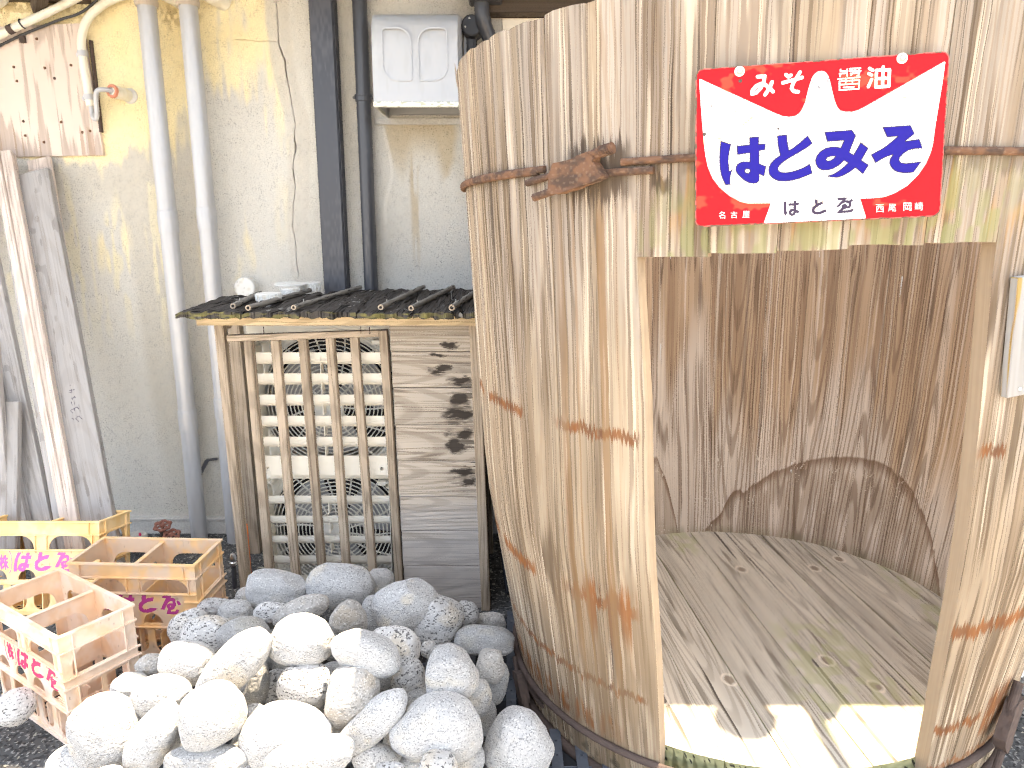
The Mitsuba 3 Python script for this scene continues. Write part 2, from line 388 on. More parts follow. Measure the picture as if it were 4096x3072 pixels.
def bamboo(p, n, uv):
    c = mix((.13, .125, .115), (.24, .22, .195), N(p.x * 60, p.y * 5, p.z * 60))
    c = mix(c, (.05, .047, .044), smoothstep(.6, .85, N(p.x * 160, p.y * 14, p.z * 160)))
    return c
bsdf('bamboo', bamboo, .7, spec=.4)
bsdf('bamboo_end', lambda p, n, uv: mix((.44, .37, .29), (.2, .15, .11), N(p.x * 300, p.y * 300, p.z * 300)), .9)

def plaster(p, n, uv):
    x, z = p.x, p.z
    f = fbm(x * 2.2 + 4, z * 1.4, 0, 4)
    streak = N(x * 13, z * 1.1)
    s = N(x * 60, z * 9)
    g = mix((.50, .475, .425), (.61, .585, .53), fbm(x * 3.1, z * 1.3, 2.0, 4))
    g = mix(g, (.40, .36, .29), .5 * smoothstep(.52, .75, N(x * 5 + 9, z * .9)))
    left = smoothstep(-.92, -1.25, x + .3 * (f - .5))
    ym = smoothstep(.46, .58, .62 * f + .18 * streak + .12 * s + .36 * smoothstep(1.65, 2.40, z) * left - .10 + .16 * smoothstep(-1.6, -1.9, x) * smoothstep(1.85, 2.15, z) - .09 * smoothstep(-1.85, -1.95, x) * smoothstep(1.96, 1.88, z))
    ym = ym * smoothstep(1.15, 1.75, z + .6 * (streak - .5)) * left
    g = mix(g, mix((.80, .71, .46), (.74, .60, .32), fbm(x * 7, z * 6, 5.0, 3)), .92 * ym)
    thin = smoothstep(.60, .78, N(x * 17 + 3, z * 2.0)) * smoothstep(.45, .6, s) * smoothstep(-.95, -1.2, x) * smoothstep(.9, 1.4, z)
    g = mix(g, (.70, .62, .40), .45 * thin)
    # smoother mortar band along the crack
    xc = -1.093 + .06 * smoothstep(2.45, 2.1, z) - .018 * smoothstep(2.0, 1.7, z)
    bandm = smoothstep(.062, .045, dr.abs(x - xc + .02 * (N(z * 9, 2.0) - .5)))
    g = mix(g, (.52, .485, .425), .8 * bandm)
    # water marks under the fan hood
    hx = x + .44
    hood = smoothstep(.19, .15, dr.abs(hx) + .34 * (2.1 - z) * smoothstep(2.05, 1.7, z) + .02 * (N(z * 30, x * 9) - .5)) * smoothstep(2.115, 2.10, z) * smoothstep(1.75, 2.0, z + .25 * (streak - .5))
    g = mix(g, (.40, .30, .155), .62 * hood)
    run = smoothstep(.028, .010, dr.abs(x + .47 + .02 * (N(z * 6, 1.0) - .5))) * smoothstep(2.0, 1.95, z) * smoothstep(1.3, 1.7, z)
    g = mix(g, (.42, .30, .14), .5 * run * smoothstep(.3, .6, N(x * 90, z * 6)))
    pale = smoothstep(.012, .004, dr.abs(x + .625 - .22 * (2.1 - z) * smoothstep(1.7, 1.95, z))) * smoothstep(1.5, 1.7, z) * smoothstep(2.1, 2.07, z)
    g = mix(g, (.66, .63, .57), .6 * pale)
    # soot round the pipe holes up high, and sand grain
    hole = smoothstep(.10, .02, dr.sqrt(dr.square(x + 1.55) * .6 + dr.square(z - 2.575) * 1.4) + .05 * (N(x * 50, z * 50) - .5))
    g = mix(g, (.24, .17, .07), .65 * hole * smoothstep(.3, .6, N(x * 70, z * 40)))
    up = smoothstep(2.50, 2.63, z + .12 * (fbm(x * 6, z * 5, 1.0, 3) - .5)) * smoothstep(-1.8, -2.0, x)
    g = mix(g, (.35, .25, .11), .65 * up * smoothstep(.3, .6, N(x * 60, z * 60)))
    grain = .5 * N(x * 330, z * 330) + .5 * N(x * 560 + 3, z * 560)
    g = mix(g, g * .55, smoothstep(.58, .76, grain) * (.45 + .5 * smoothstep(.45, .7, N(x * 40, z * 40))))
    g = mix(g, g * 1.12, smoothstep(.70, .9, N(x * 290 + 7, z * 290)))
    return dr.clip(g, 0, .9)
bsdf('plaster', plaster, .95, spec=.1, bump=lambda p, n, uv: N(p.x * 240, p.z * 240) + .6 * N(p.x * 520, p.z * 520), bscale=.0022)
bsdf('coil', (.045, .045, .048), .6)
bsdf('galvanised', (.30, .30, .305), .5, metal=.4)
bsdf('plinth', lambda p, n, uv: mix((.40, .385, .36), (.52, .50, .46), fbm(p.x * 9, p.y * 9, p.z * 22, 3)) * (.85 + .3 * N(p.x * 260, p.z * 260)), .95)
bsdf('dark_gap', (.02, .018, .016), .95)

def plywood(p, n, uv):
    x, z = p.x, p.z
    c = mix((.62, .52, .45), (.55, .455, .395), fbm(x * 6, z * 2, 0, 3))
    worn = .5 * N(x * 40, z * 4) + .3 * N(x * 120, z * 9) + .2 * N(x * 7, z * 5)
    lim = .60 - .22 * smoothstep(2.15, 1.97, z + .1 * N(x * 9, z)) - .14 * smoothstep(-2.2, -2.36, x) * smoothstep(2.4, 2.1, z) - .10 * smoothstep(2.40, 2.5, z)
    m = smoothstep(lim, lim + .12, worn)
    w = mix((.36, .295, .25), (.24, .185, .145), N(x * 150, z * 7))
    c = mix(c, w, .6 * m)
    c = mix(c, (.30, .20, .14), .6 * smoothstep(.80, .88, N(x * 85, z * 3.5)) * smoothstep(.45, .6, N(x * 11, z * 4)))
    return c
bsdf('plywood', plywood, .8, spec=.25, bump=lambda p, n, uv: N(p.x * 150, p.z * 6), bscale=.001)

def rust(p, n, uv):
    a = fbm(p.x * 45, p.y * 45, p.z * 45, 4)
    c = mix((.072, .046, .034), (.15, .080, .048), smoothstep(.35, .65, a))
    return mix(c, (.26, .18, .13), .25 * smoothstep(.6, .8, N(p.x * 150, p.y * 150, p.z * 150)))
rust_b = lambda p, n, uv: N(p.x * 170, p.y * 170, p.z * 170) + .6 * N(p.x * 420, p.y * 420, p.z * 420)
bsdf('rust', rust, .9, spec=.3, bump=rust_b, bscale=.003)
bsdf('dark_rust', lambda p, n, uv: mix((.055, .043, .040), (.105, .073, .060), fbm(p.x * 60, p.y * 60, p.z * 60, 3)), .85, spec=.35, bump=rust_b, bscale=.0025)

def stone(base, var, fleck, amount, scale, tan):
    def fn(p, n, uv):
        k = uv.x
        q = p * 1.0
        m = fbm(q.x * 9 + k, q.y * 9, q.z * 9, 3)
        c = mix(base, var, m * .8 + .25 * cell_rand(k, 1))
        c = mix(c, tan, .6 * smoothstep(.55, .75, fbm(q.x * 14 + k, q.y * 14, q.z * 14 + 3, 3)))
        g = N(q.x * scale, q.y * scale, q.z * scale * 1.3 + k)
        g2 = N(q.x * scale * 2.1 + 5, q.y * scale * 2.1, q.z * scale * 2.1 + k)
        c = mix(c, fleck, amount * smoothstep(.56, .70, .65 * g + .35 * g2))
        c = mix(c, (.78, .77, .75), .45 * smoothstep(.64, .82, N(q.x * scale * 1.3 + 9, q.y * scale * 1.3, q.z * scale * 1.3)))
        return c * (.86 + .3 * cell_rand(k, 2))
    return fn
stone_b = lambda p, n, uv: N(p.x * 150, p.y * 150, p.z * 150) + .8 * N(p.x * 45, p.y * 45, p.z * 45) + .4 * N(p.x * 330, p.y * 330, p.z * 330)
bsdf('stone_pale', stone((.415, .412, .405), (.33, .33, .33), (.12, .12, .125), .7, 250.0, (.52, .46, .36)), .9, spec=.2, bump=stone_b, bscale=.003)
bsdf('stone_grey', stone((.37, .37, .365), (.28, .28, .28), (.10, .10, .105), .65, 280.0, (.38, .36, .31)), .9, spec=.2, bump=stone_b, bscale=.003)
bsdf('stone_spotted', stone((.50, .495, .485), (.40, .40, .40), (.055, .055, .058), .85, 160.0, (.46, .40, .31)), .9, spec=.2, bump=stone_b, bscale=.004)
bsdf('stone_rough', stone((.44, .42, .39), (.36, .345, .325), (.17, .165, .155), .6, 170.0, (.45, .38, .29)), .9, spec=.2, bump=stone_b, bscale=.006)

def asphalt(p, n, uv):
    a = N(p.x * 130, p.y * 130)
    c = mix((.055, .055, .056), (.105, .103, .10), fbm(p.x * 5, p.y * 5, 0, 3))
    c = mix(c, (.26, .25, .24), .75 * smoothstep(.70, .82, a))
    c = mix(c, (.025, .025, .026), .7 * smoothstep(.4, .25, N(p.x * 110 + 4, p.y * 110)))
    return mix(c, (.36, .34, .28), .8 * smoothstep(.86, .9, N(p.x * 60 + 8, p.y * 90)))
bsdf('asphalt', asphalt, .9, spec=.25, bump=lambda p, n, uv: N(p.x * 130, p.y * 130) + .5 * N(p.x * 60, p.y * 60), bscale=.006)

def crate(col, dust, amt):
    def fn(p, n, uv):
        d = fbm(p.x * 16, p.y * 16, p.z * 12, 3)
        c = mix(col, mi.Color3f(col) * .86, N(p.x * 45, p.y * 45, p.z * 20))
        c = mix(c, dust, amt * smoothstep(.40, .66, d + .10 * N(p.x * 130, p.y * 130, p.z * 70)))
        return mix(c, (.16, .11, .07), .5 * smoothstep(.80, .9, N(p.x * 90, p.y * 90, p.z * 40)) * smoothstep(.5, .7, d))
    return fn
bsdf('crate_pink', crate((.80, .565, .375), (.76, .635, .54), .7), .55, spec=.35)
bsdf('crate_tan', crate((.78, .50, .24), (.58, .46, .37), .70), .55, spec=.35)
bsdf('crate_yellow', crate((.90, .60, .25), (.86, .68, .42), .5), .5, spec=.4)
bsdf('print_red', (.62, .05, .13), .6)
bsdf('print_magenta', (.40, .045, .22), .6)
bsdf('print_violet', (.60, .13, .40), .6)

def enamel(col, rust_amt):
    def fn(p, n, uv):
        m = smoothstep(.72, .80, N(p.x * 26 + 3, p.y * 26, p.z * 26) * .8 + .2 * N(p.x * 120, p.y * 120, p.z * 120)) * rust_amt
        c = mix(col, mi.Color3f(col) * .93, N(p.x * 9, p.y * 9, p.z * 9))
        return mix(c, (.50, .33, .14), .55 * m)
    return fn
bsdf('enamel_red', enamel((.44, .010, .015), .25), .4, spec=.12)
bsdf('enamel_white', enamel((.58, .585, .575), .9), .4, spec=.15)
bsdf('enamel_blue', (.016, .011, .21), .4, spec=.12)
bsdf('enamel_dark', (.045, .032, .06), .4, spec=.15)
bsdf('sign_edge', lambda p, n, uv: mix((.42, .10, .085), (.13, .07, .05), smoothstep(.4, .62, N(p.x * 90, p.y * 90, p.z * 90))), .8)

def dirty(col, dirt, amt, sx=30.0, sz=3.0):
    return lambda p, n, uv: mix(col, dirt, amt * smoothstep(.52, .8, N(p.x * sx, p.y * sx, p.z * sz) * .7 + .3 * N(p.x * 120, p.y * 120, p.z * 30)))
bsdf('putty', (.40, .34, .27), .95)
bsdf('grey_pipe', dirty((.37, .368, .372), (.31, .30, .29), .4), .27, spec=.8, coat=.4)
bsdf('cream_pipe', dirty((.64, .61, .52), (.55, .48, .34), .5, 20, 8), .35, spec=.5)
bsdf('grey_plastic', (.42, .42, .43), .4)
bsdf('terracotta', (.52, .20, .12), .7)
bsdf('black_metal', dirty((.040, .042, .052), (.075, .075, .085), .7, 8, 1.5), .38, spec=.5)
bsdf('black_pipe', dirty((.045, .047, .055), (.085, .082, .085), .8, 40, 2), .36, spec=.5)
bsdf('black_plastic', (.028, .030, .036), .5)
bsdf('hood_white', dirty((.39, .40, .415), (.31, .31, .295), .2, 60, 10), .35, spec=.5)
bsdf('hood_lip', lambda p, n, uv: mix((.70, .68, .60), (.33, .34, .22), smoothstep(.5, .75, N(p.x * 70, p.z * 140)) * .8), .5)
bsdf('louver_cream', dirty((.80, .76, .66), (.64, .59, .49), .4, 20, 6), .4, spec=.45)
bsdf('grille_cream', (.74, .72, .66), .45)
bsdf('white_plastic', dirty((.62, .615, .58), (.52, .45, .34), .6, 70, 60), .5)
bsdf('cream_panel', (.72, .66, .55), .7)
bsdf('chrome', (.7, .7, .72), .25, metal=1.0)
bsdf('screw', (.45, .43, .40), .45, metal=.8)
bsdf('orange_tag', (.75, .16, .03), .6)
bsdf('red_valve', lambda p, n, uv: mix((.22, .075, .05), (.33, .16, .12), N(p.x * 120, p.y * 120, p.z * 120)), .85, bump=rust_b, bscale=.002)
bsdf('tile', (.10, .10, .11), .6)
bsdf('sign_smear', lambda p, n, uv: mix((.76, .70, .52), (.62, .45, .22), smoothstep(.4, .7, N(p.x * 200, p.y * 200, p.z * 300))), .4)
def board_paint(p, n, uv):
    u, v, k = pieces(uv)
    w = N(u * 140, v * 6 + 2)
    c = mix((.29, .285, .28), (.22, .205, .195), w)
    m = smoothstep(.62, .74, N(u * 22 + 5, v * 7 + 1) * .7 + .3 * w)
    return mix(c, mix((.42, .30, .06), (.20, .12, .04), w), .9 * m)
bsdf('board_paint', board_paint, .8)
bsdf('grate_bar', dirty((.075, .085, .105), (.13, .13, .14), .6, 60, 60), .5)

bsdf('concrete', lambda p, n, uv: mix((.34, .325, .295), (.41, .39, .355), fbm(p.x * 3, p.y * 3, 0, 3)), .9, spec=.2)

# ================================================================ the setting
g = trimesh.creation.box((120, 120, .1)); g.apply_translation([0, 20, -.05])
structure('ground', g, 'asphalt', label='dark speckled asphalt yard')

yard = trimesh.creation.box((60, 21.2, .1)); yard.apply_translation([0, 1.25 - 10.6, -.046])  # unseen paving, added to bounce warm sunlight onto tub and doorway
structure('added_bounce_paving', yard, 'concrete', label='pale concrete paving added out of view in front to bounce light onto the tub')

# ---------------------------------------------------------------- house wall with its crack
wall = thing('house_wall', 'weathered plaster house wall, yellow paint worn down to grey, with a long vertical crack', 'wall')
WY = 3.6
CR = [(-1.096, 2.75), (-1.096, 2.646), (-1.093, 2.527), (-1.095, 2.447), (-1.073, 2.393), (-1.068, 2.311), (-1.058, 2.242), (-1.051, 2.173), (-1.042, 2.096), (-1.051, 2.032), (-1.046, 1.997), (-1.064, 1.918), (-1.066, 1.86), (-1.058, 1.809), (-1.077, 1.721), (-1.086, 1.61), (-1.076, 1.535), (-1.078, 1.475), (-1.07, 1.36)]
fine = []
for (a, b) in zip(CR[:-1], CR[1:]):
    n = max(2, int(abs(a[1] - b[1]) / .012))
    for t in np.linspace(0, 1, n, endpoint=False):
        fine.append((a[0] + (b[0] - a[0]) * t + rng.normal(0, .0016), a[1] + (b[1] - a[1]) * t))
wd = lambda z: .0014 + .0042 * math.exp(-((z - 2.0) / .035) ** 2) + .0026 * math.exp(-((z - 2.38) / .09) ** 2) + .002 * math.exp(-((z - 1.87) / .03) ** 2)
slot = Polygon([(x - wd(z), z) for x, z in fine] + [(x + wd(z), z) for x, z in fine[::-1]]).buffer(.0003)
hair = [LineString([(-1.30, 2.475), (-1.24, 2.474), (-1.20, 2.468), (-1.15, 2.47), (-1.10, 2.468)]).buffer(.0011)]
front = sbox(-4.5, .070, 4.5, 3.2).difference(unary_union([slot] + hair))
part(wall, 'plaster', extrude(front, .028, FRONT(WY + .028)), 'plaster')
part(wall, 'masonry', boxm(-4.5, 4.5, WY + .030, WY + .25, 0, 3.2), 'plinth')
part(wall, 'plinth', boxm(-4.5, 4.5, WY - .022, WY + .2, -.02, .074, .004), 'plinth')
part(wall, 'ledge', boxm(-4.5, 4.5, WY - .028, WY + .1, .0745, .090, .003), 'plinth')
part(wall, 'fill_panel', boxm(-.045, 2.2, WY - .012, WY + .01, 2.10, 2.566), 'cream_panel', label='cream panel set in the wall under the dark beam')
part(wall, 'lintel_beam', boxm(-.112, 2.4, WY - .09, WY - .002, 2.568, 2.70), 'dark_wood', label='dark timber beam above the cream panel')

# ---------------------------------------------------------------- eaves above the frame (they throw the shade)
EZ, EY = 2.80, 2.63
eave = thing('eaves_roof', 'deep timber eaves of the house, dark rafters over the wall', 'roof')
deck = boxm(-9, 9, 0, 6.0, -.02, .02)
deck.apply_transform(mat4([1, 0, 0], [0, math.cos(.26), math.sin(.26)], [0, -math.sin(.26), math.cos(.26)], [0, EY - .02, EZ + .055]))
part(eave, 'roof_deck', deck, 'tile')
for i in range(20):
    r = boxm(-.035, .035, 0, 1.6, -.08, -.022)
    r.apply_transform(mat4([1, 0, 0], [0, math.cos(.26), math.sin(.26)], [0, -math.sin(.26), math.cos(.26)], [-4.5 + .46 * i, EY + .03, EZ + .055]))
    part(eave, 'rafter', wood_uv(r), 'dark_wood')
part(eave, 'gutter', tube([(-9, EY, EZ + .02), (9, EY, EZ + .02)], .045, 14), 'black_pipe')
hop = lathe([(.0, .10), (.085, .10), (.09, .03), (.07, -.03), (.035, -.10), (.0, -.10)], (1.16, EY - .09, EZ), n=20)  # unseen hopper shape, added to bulge the eaves shadow on the tub floor
part(eave, 'added_shadow_hopper', hop, 'black_pipe')
part(eave, 'added_shadow_stop', lathe([(0, .06), (.052, .06), (.055, -.05), (0, -.05)], (1.404, EY - .05, EZ), n=16), 'black_pipe')  # unseen stop, added to shape the same shadow edge
part(eave, 'added_shadow_pole', tube(arcpts([(1.39, EY + .1, EZ), (1.38, EY - .06, EZ), (1.36, EY - .16, EZ), (1.355, EY - .42, EZ)]), .024, 10), 'rust')  # unseen pole, added to cast the narrow shadow across the tub floor
part(eave, 'hook_wire', tube([(1.295, EY - .07, EZ), (1.185, EY - .14, EZ), (1.055, EY - .125, EZ)], .006, 6), 'rust')
part(eave, 'corner_bracket', plank((-2.20, WY - .01, 2.60), (-1.98, WY - .30, 2.66), .05, .05), 'dark_wood')
part(eave, 'wall_plate', plank((-2.9, WY - .05, 2.69), (-1.95, WY - .05, 2.665), .08, .09), 'dark_wood')

# ---------------------------------------------------------------- plywood sheet
ply_ = thing('plywood_panel', 'pale pink plywood sheet with worn paint, screwed to the wall at the upper left', 'panel')
part(ply_, 'sheet', extrude(Polygon([(-2.60, 2.520), (-2.381, 2.528), (-1.999, 2.542), (-1.972, 1.955), (-2.381, 1.948), (-2.60, 1.945)]), .016, FRONT(WY - .001)), 'plywood')
for x, z in [(-2.345, 2.352), (-2.34, 2.29), (-2.20, 2.348), (-2.16, 2.302), (-2.075, 2.36), (-2.335, 2.11), (-2.335, 2.045), (-2.25, 2.015), (-2.155, 2.106), (-2.06, 2.060), (-2.022, 2.066), (-2.22, 2.475)]:
    part(ply_, 'screw', lathe([(0, .004), (.0055, .003), (.0065, 0)], (x, WY - .017, z), (0, -1, 0), 10), 'rust')
part(wall, 'flashing', boxm(-2.9, -2.41, WY - .012, WY - .002, 2.06, 2.20, .002), 'grey_pipe', label='grey metal sheet at the left edge below the plywood')

# ---------------------------------------------------------------- pipes on the wall
def downpipe(x, y, r, zs, label, key='drain_pipe', m='grey_pipe', group=None):
    """zs: heights from the top; at each joint the upper socket swallows the lower pipe"""
    t = thing(key, label, 'pipe', group)
    for i in range(len(zs) - 1):
        a, b = zs[i], zs[i + 1]
        part(t, 'pipe', tube([(x, y, a), (x, y, b + .0)], r, 28), m, smooth=40)
        if i + 2 < len(zs):
            part(t, 'socket', lathe([(r + .0005, .0), (r + .0045, .0), (r + .0048, .10), (r + .0005, .106)], (x, y, b - .002), n=28), m, smooth=40)
    return t
g1 = downpipe(-1.645, WY - .115, .0405, [2.60, 1.59, .612, .0], 'left one of the two pale grey drainpipes on the wall', group=None)
g2 = downpipe(-1.458, WY - .115, .0405, [2.60, 1.605, .675, .0], 'right one of the two pale grey drainpipes on the wall')
for t, x in ((g1, -1.645), (g2, -1.458)):
    part(t, 'elbow', tube(arcpts([(x, WY - .115, 2.59), (x + .008, WY - .114, 2.645), (x + .05, WY - .09, 2.665), (x + .09, WY - .05, 2.655), (x + .12, WY + .01, 2.64)]), [.043] * 33, 20), 'cream_pipe', smooth=40)
    part(t, 'putty_collar', lathe([(.041, -.02), (.047, -.022), (.051, -.005), (.048, .012), (.052, .026), (.047, .04), (.041, .042)], (x, WY - .115, 2.605), n=22), 'putty')
for t, x in ((g1, -1.645), (g2, -1.458)):
    b = [plank((x + .03, WY - .11, .365), (x + .04, WY - .03, .418), .022, .008, (0, 0, 1)), plank((x + .035, WY - .03, .418), (x + .085, WY - .008, .418), .026, .008, (0, 0, 1))]
    for q in b: part(t, 'bracket', q, 'black_metal')
sq = thing('square_duct', 'dark grey square downpipe duct left of the round black pipe', 'pipe')
part(sq, 'duct', boxm(-.922, -.812, WY - .10, WY - .004, 1.20, 2.9, .006), 'black_metal')
for i in range(4):
    part(sq, 'rib', boxm(-.8115, -.8085, WY - .090 + .02 * i, WY - .082 + .02 * i, 1.20, 2.9, .001), 'black_metal')
bp = thing('black_downpipe', 'round black downpipe with a collar between the square duct and the fan hood', 'pipe')
part(bp, 'pipe', tube([(-.697, WY - .06, 2.9), (-.697, WY - .06, 1.2)], .0335, 24), 'black_pipe', smooth=40)
part(bp, 'collar', lathe([(.034, -.016), (.0385, -.014), (.0385, .006), (.041, .008), (.041, .016), (.034, .018)], (-.697, WY - .06, 2.205), n=24), 'black_pipe')
for s in (-1, 1): part(bp, 'bolt', tube([(-.697 + s * .036, WY - .075, 2.206), (-.697 + s * .046, WY - .075, 2.206)], .006, 8), 'black_pipe')

eb = thing('black_elbow_pipe', 'black elbow pipe coming down behind the rim of the tub', 'pipe')
part(eb, 'hopper', boxm(-.195, -.045, WY - .20, WY - .06, 2.598, 2.72, .008), 'black_pipe')
part(eb, 'pipe', tube(arcpts([(-.137, 3.48, 2.62), (-.135, 3.48, 2.56), (-.128, 3.485, 2.52), (-.108, 3.50, 2.47), (-.07, 3.52, 2.38), (-.03, 3.53, 2.26)]), .034, 22), 'black_pipe', smooth=40)
part(eb, 'joint', tube([(-.132, 3.482, 2.535), (-.126, 3.486, 2.515)], .0365, 22), 'black_pipe')
dc = thing('round_black_cap', 'round black cover plate with screws beside the fan hood', 'cover')
part(dc, 'disc', lathe([(0, .018), (.040, .018), (.046, .014), (.048, 0), (.048, -.08), (0, -.08)], (-.183, 3.505, 2.510), (0, -1, 0), 32), 'black_plastic', smooth=30)
for a in (1.9, .2, 3.4):
    part(dc, 'screw', lathe([(0, .003), (.0045, .002), (.005, 0)], (-.183 + .03 * math.cos(a), 3.486, 2.51 + .03 * math.sin(a)), (0, -1, 0), 8), 'screw')
single('black_bracket', 'small black bracket under the round black cover plate', 'bracket', cat([boxm(-.21, -.165, 3.53, 3.60, 2.36, 2.47), boxm(-.20, -.175, 3.50, 3.56, 2.40, 2.455)]), 'black_plastic')

cc = thing('round_wall_cap', 'round white pipe cap on the wall just above the shelter roof', 'cap')
part(cc, 'cap', lathe([(0, .030), (.046, .030), (.051, .026), (.052, 0), (.052, -.03), (0, -.03)], (-1.327, WY - .03, 1.322), (0, -1, 0), 36), 'white_plastic', smooth=30)
for dx, dz, r in ((-.031, .030, .0045), (0, 0, .003)):
    part(cc, 'screw', lathe([(0, .002), (r, .001), (r, 0)], (-1.327 + dx, WY - .061, 1.322 + dz), (0, -1, 0), 8), 'screw')

# cream conduit with its bend, clamps, and the grey hose that comes out of it
cd = thing('bent_conduit', 'cream conduit pipe bending down over the edge of the plywood', 'pipe')
cp = arcpts([(-1.60, WY - .055, 2.665), (-1.744, WY - .055, 2.655), (-1.86, WY - .055, 2.617), (-1.945, WY - .055, 2.555), (-1.985, WY - .055, 2.48), (-1.994, WY - .055, 2.41), (-1.991, WY - .055, 2.30), (-1.984, WY - .055, 2.172)], 8)
part(cd, 'pipe', tube(cp, .0185, 20), 'cream_pipe', smooth=50)
for z in (2.402, 2.212):
    part(cd, 'clamp', lathe([(.0188, -.013), (.0225, -.013), (.0225, .013), (.0188, .013)], (-1.9925 + (.0045 if z < 2.3 else 0), WY - .055, z), n=20), 'grey_plastic')
    part(cd, 'clamp_lug', lathe([(0, .008), (.013, .008), (.015, 0), (.015, -.03)], (-2.013 + (.004 if z < 2.3 else 0), WY - .045, z - .004), (0, -1, 0), 14), 'grey_plastic')
part(cd, 'backing_strip', boxm(-1.977, -1.966, WY - .022, WY - .001, 2.06, 2.47), 'dark_rust')
sl = thing('sleeve_pipe', 'short cream pipe stub with a terracotta rim sticking out of the wall', 'pipe')
part(sl, 'stub', tube([(-1.826, WY + .02, 2.228), (-1.855, WY - .085, 2.232)], .028, 24), 'cream_pipe', smooth=40)
rim = lathe([(.017, .0), (.030, .0), (.031, .006), (.029, .013), (.019, .013), (.017, .0)], (0, 0, 0), (-.27, -.96, .03), 24); rim.apply_translation((-1.854, WY - .083, 2.232))
part(sl, 'rim', rim, 'terracotta', smooth=40)
part(sl, 'bore', lathe([(0, .0), (.018, .0), (.018, .012)], (-1.853, WY - .0825, 2.232), (-.27, -.96, .03), 20), 'plinth')
part(sl, 'wall_hole', lathe([(0, .0), (.036, .0), (.034, .004), (0, .004)], (-1.82, WY - .001, 2.226), (0, -1, 0), 24), 'plinth')
single('grey_hose', 'grey hose looping from the conduit end into the pipe stub', 'hose',
       tube(arcpts([(-1.984, WY - .055, 2.19), (-1.978, WY - .06, 2.14), (-1.966, WY - .075, 2.115), (-1.948, WY - .085, 2.112), (-1.936, WY - .095, 2.14), (-1.928, WY - .105, 2.19), (-1.910, WY - .118, 2.228), (-1.880, WY - .105, 2.236), (-1.852, WY - .07, 2.232)], 8), .0105, 14), 'grey_plastic', smooth=50)
dg = thing('sloping_conduit', 'cream conduit pipe running up to the right across the top left corner', 'pipe')
part(dg, 'pipe', tube(arcpts([(-2.62, WY - .07, 2.345), (-2.361, WY - .07, 2.475), (-2.135, WY - .07, 2.568), (-1.93, WY - .07, 2.655), (-1.75, WY - .07, 2.73)], 6), .0175, 18), 'cream_pipe', smooth=50)
a, b = np.array([-2.30, WY - .07, 2.503]), np.array([.92, 0, .39])
part(dg, 'strap', tube([a - b * .013, a + b * .013], .0205, 18), 'dark_rust')
part(dg, 'strap_tail', boxm(-2.293, -2.268, WY - .035, WY - .018, 2.455, 2.485), 'dark_rust')
part(dg, 'wire_tie', tor((-2.245, WY - .07, 2.526), .0195, .0035, (.92, 0, .39), 20, 6), 'black_plastic')
single('black_cable', 'thin dark cable following the sloping conduit', 'cable', tube(arcpts([(-2.62, WY - .03, 2.325), (-2.36, WY - .03, 2.455), (-2.12, WY - .03, 2.545), (-1.99, WY - .03, 2.585), (-1.88, WY - .03, 2.66)], 6), .006, 8), 'black_plastic')
single('white_dish', 'edge of a round white fitting in the top left corner', 'fitting', lathe([(0, .02), (.045, .02), (.058, .012), (.062, 0), (.062, -.03)], (-2.368, WY - .06, 2.665), (0, -1, .15), 36), 'cream_pipe', smooth=40)

# ---------------------------------------------------------------- fan hood
hd = thing('fan_hood', 'white metal exhaust fan hood on the wall above the shelter', 'vent')
X0, X1, HZ0, HZ1, YF = -.592, -.232, 2.138, 2.50, 3.235
prof = [(WY - .002, HZ1 + .06), (WY - .05, HZ1 + .055), (YF + .10, HZ1 + .012), (YF + .04, HZ1 - .012), (YF + .012, HZ1 - .06), (YF + .002, HZ1 - .14), (YF, HZ0)]
vs, fs = [], []
for x in (X0, X1): vs += [(x, y, z) for y, z in prof]
m_ = len(prof)
for i in range(m_ - 1): fs += [(i, i + 1, m_ + i + 1, m_ + i)]
part(hd, 'front', (np.array(vs), np.array(fs)), 'hood_white', smooth=40)
for x, s in ((X0, 0), (X1, 1)):
    pl = Polygon([(y, z) for y, z in prof] + [(YF + .03, HZ0), (WY - .11, HZ0 - .012), (WY - .002, HZ0 - .012)])
    part(hd, 'side', extrude(pl, .003, mat4([0, 1, 0], [0, 0, 1], [1, 0, 0], [x - .0015, 0, 0])), 'hood_white')
part(hd, 'lip', boxm(X0 - .004, X1 + .004, YF - .006, YF + .012, HZ0 - .020, HZ0 + .002, .003), 'hood_lip')
for x in (X0, X1 + .001): part(hd, 'side_lip', boxm(x - .004, x + .003, YF + .013, WY - .10, HZ0 - .018, HZ0 - .001), 'hood_lip')
part(hd, 'throat', boxm(X0 + .01, X1 - .01, WY - .035, WY - .003, HZ0, HZ1), 'galvanised')
part(hd, 'baffle', boxm(X0 + .012, X1 - .012, YF + .06, WY - .04, HZ0 + .085, HZ0 + .09), 'galvanised')
part(hd, 'flange', boxm(X0 - .065, X1 + .05, WY - .014, WY - .0005, HZ0 - .042, HZ0 - .012, .002), 'plinth')
part(hd, 'frame_side', boxm(X1 + .008, X1 + .032, WY - .05, WY - .001, HZ0 - .01, HZ1 + .05), 'hood_white')
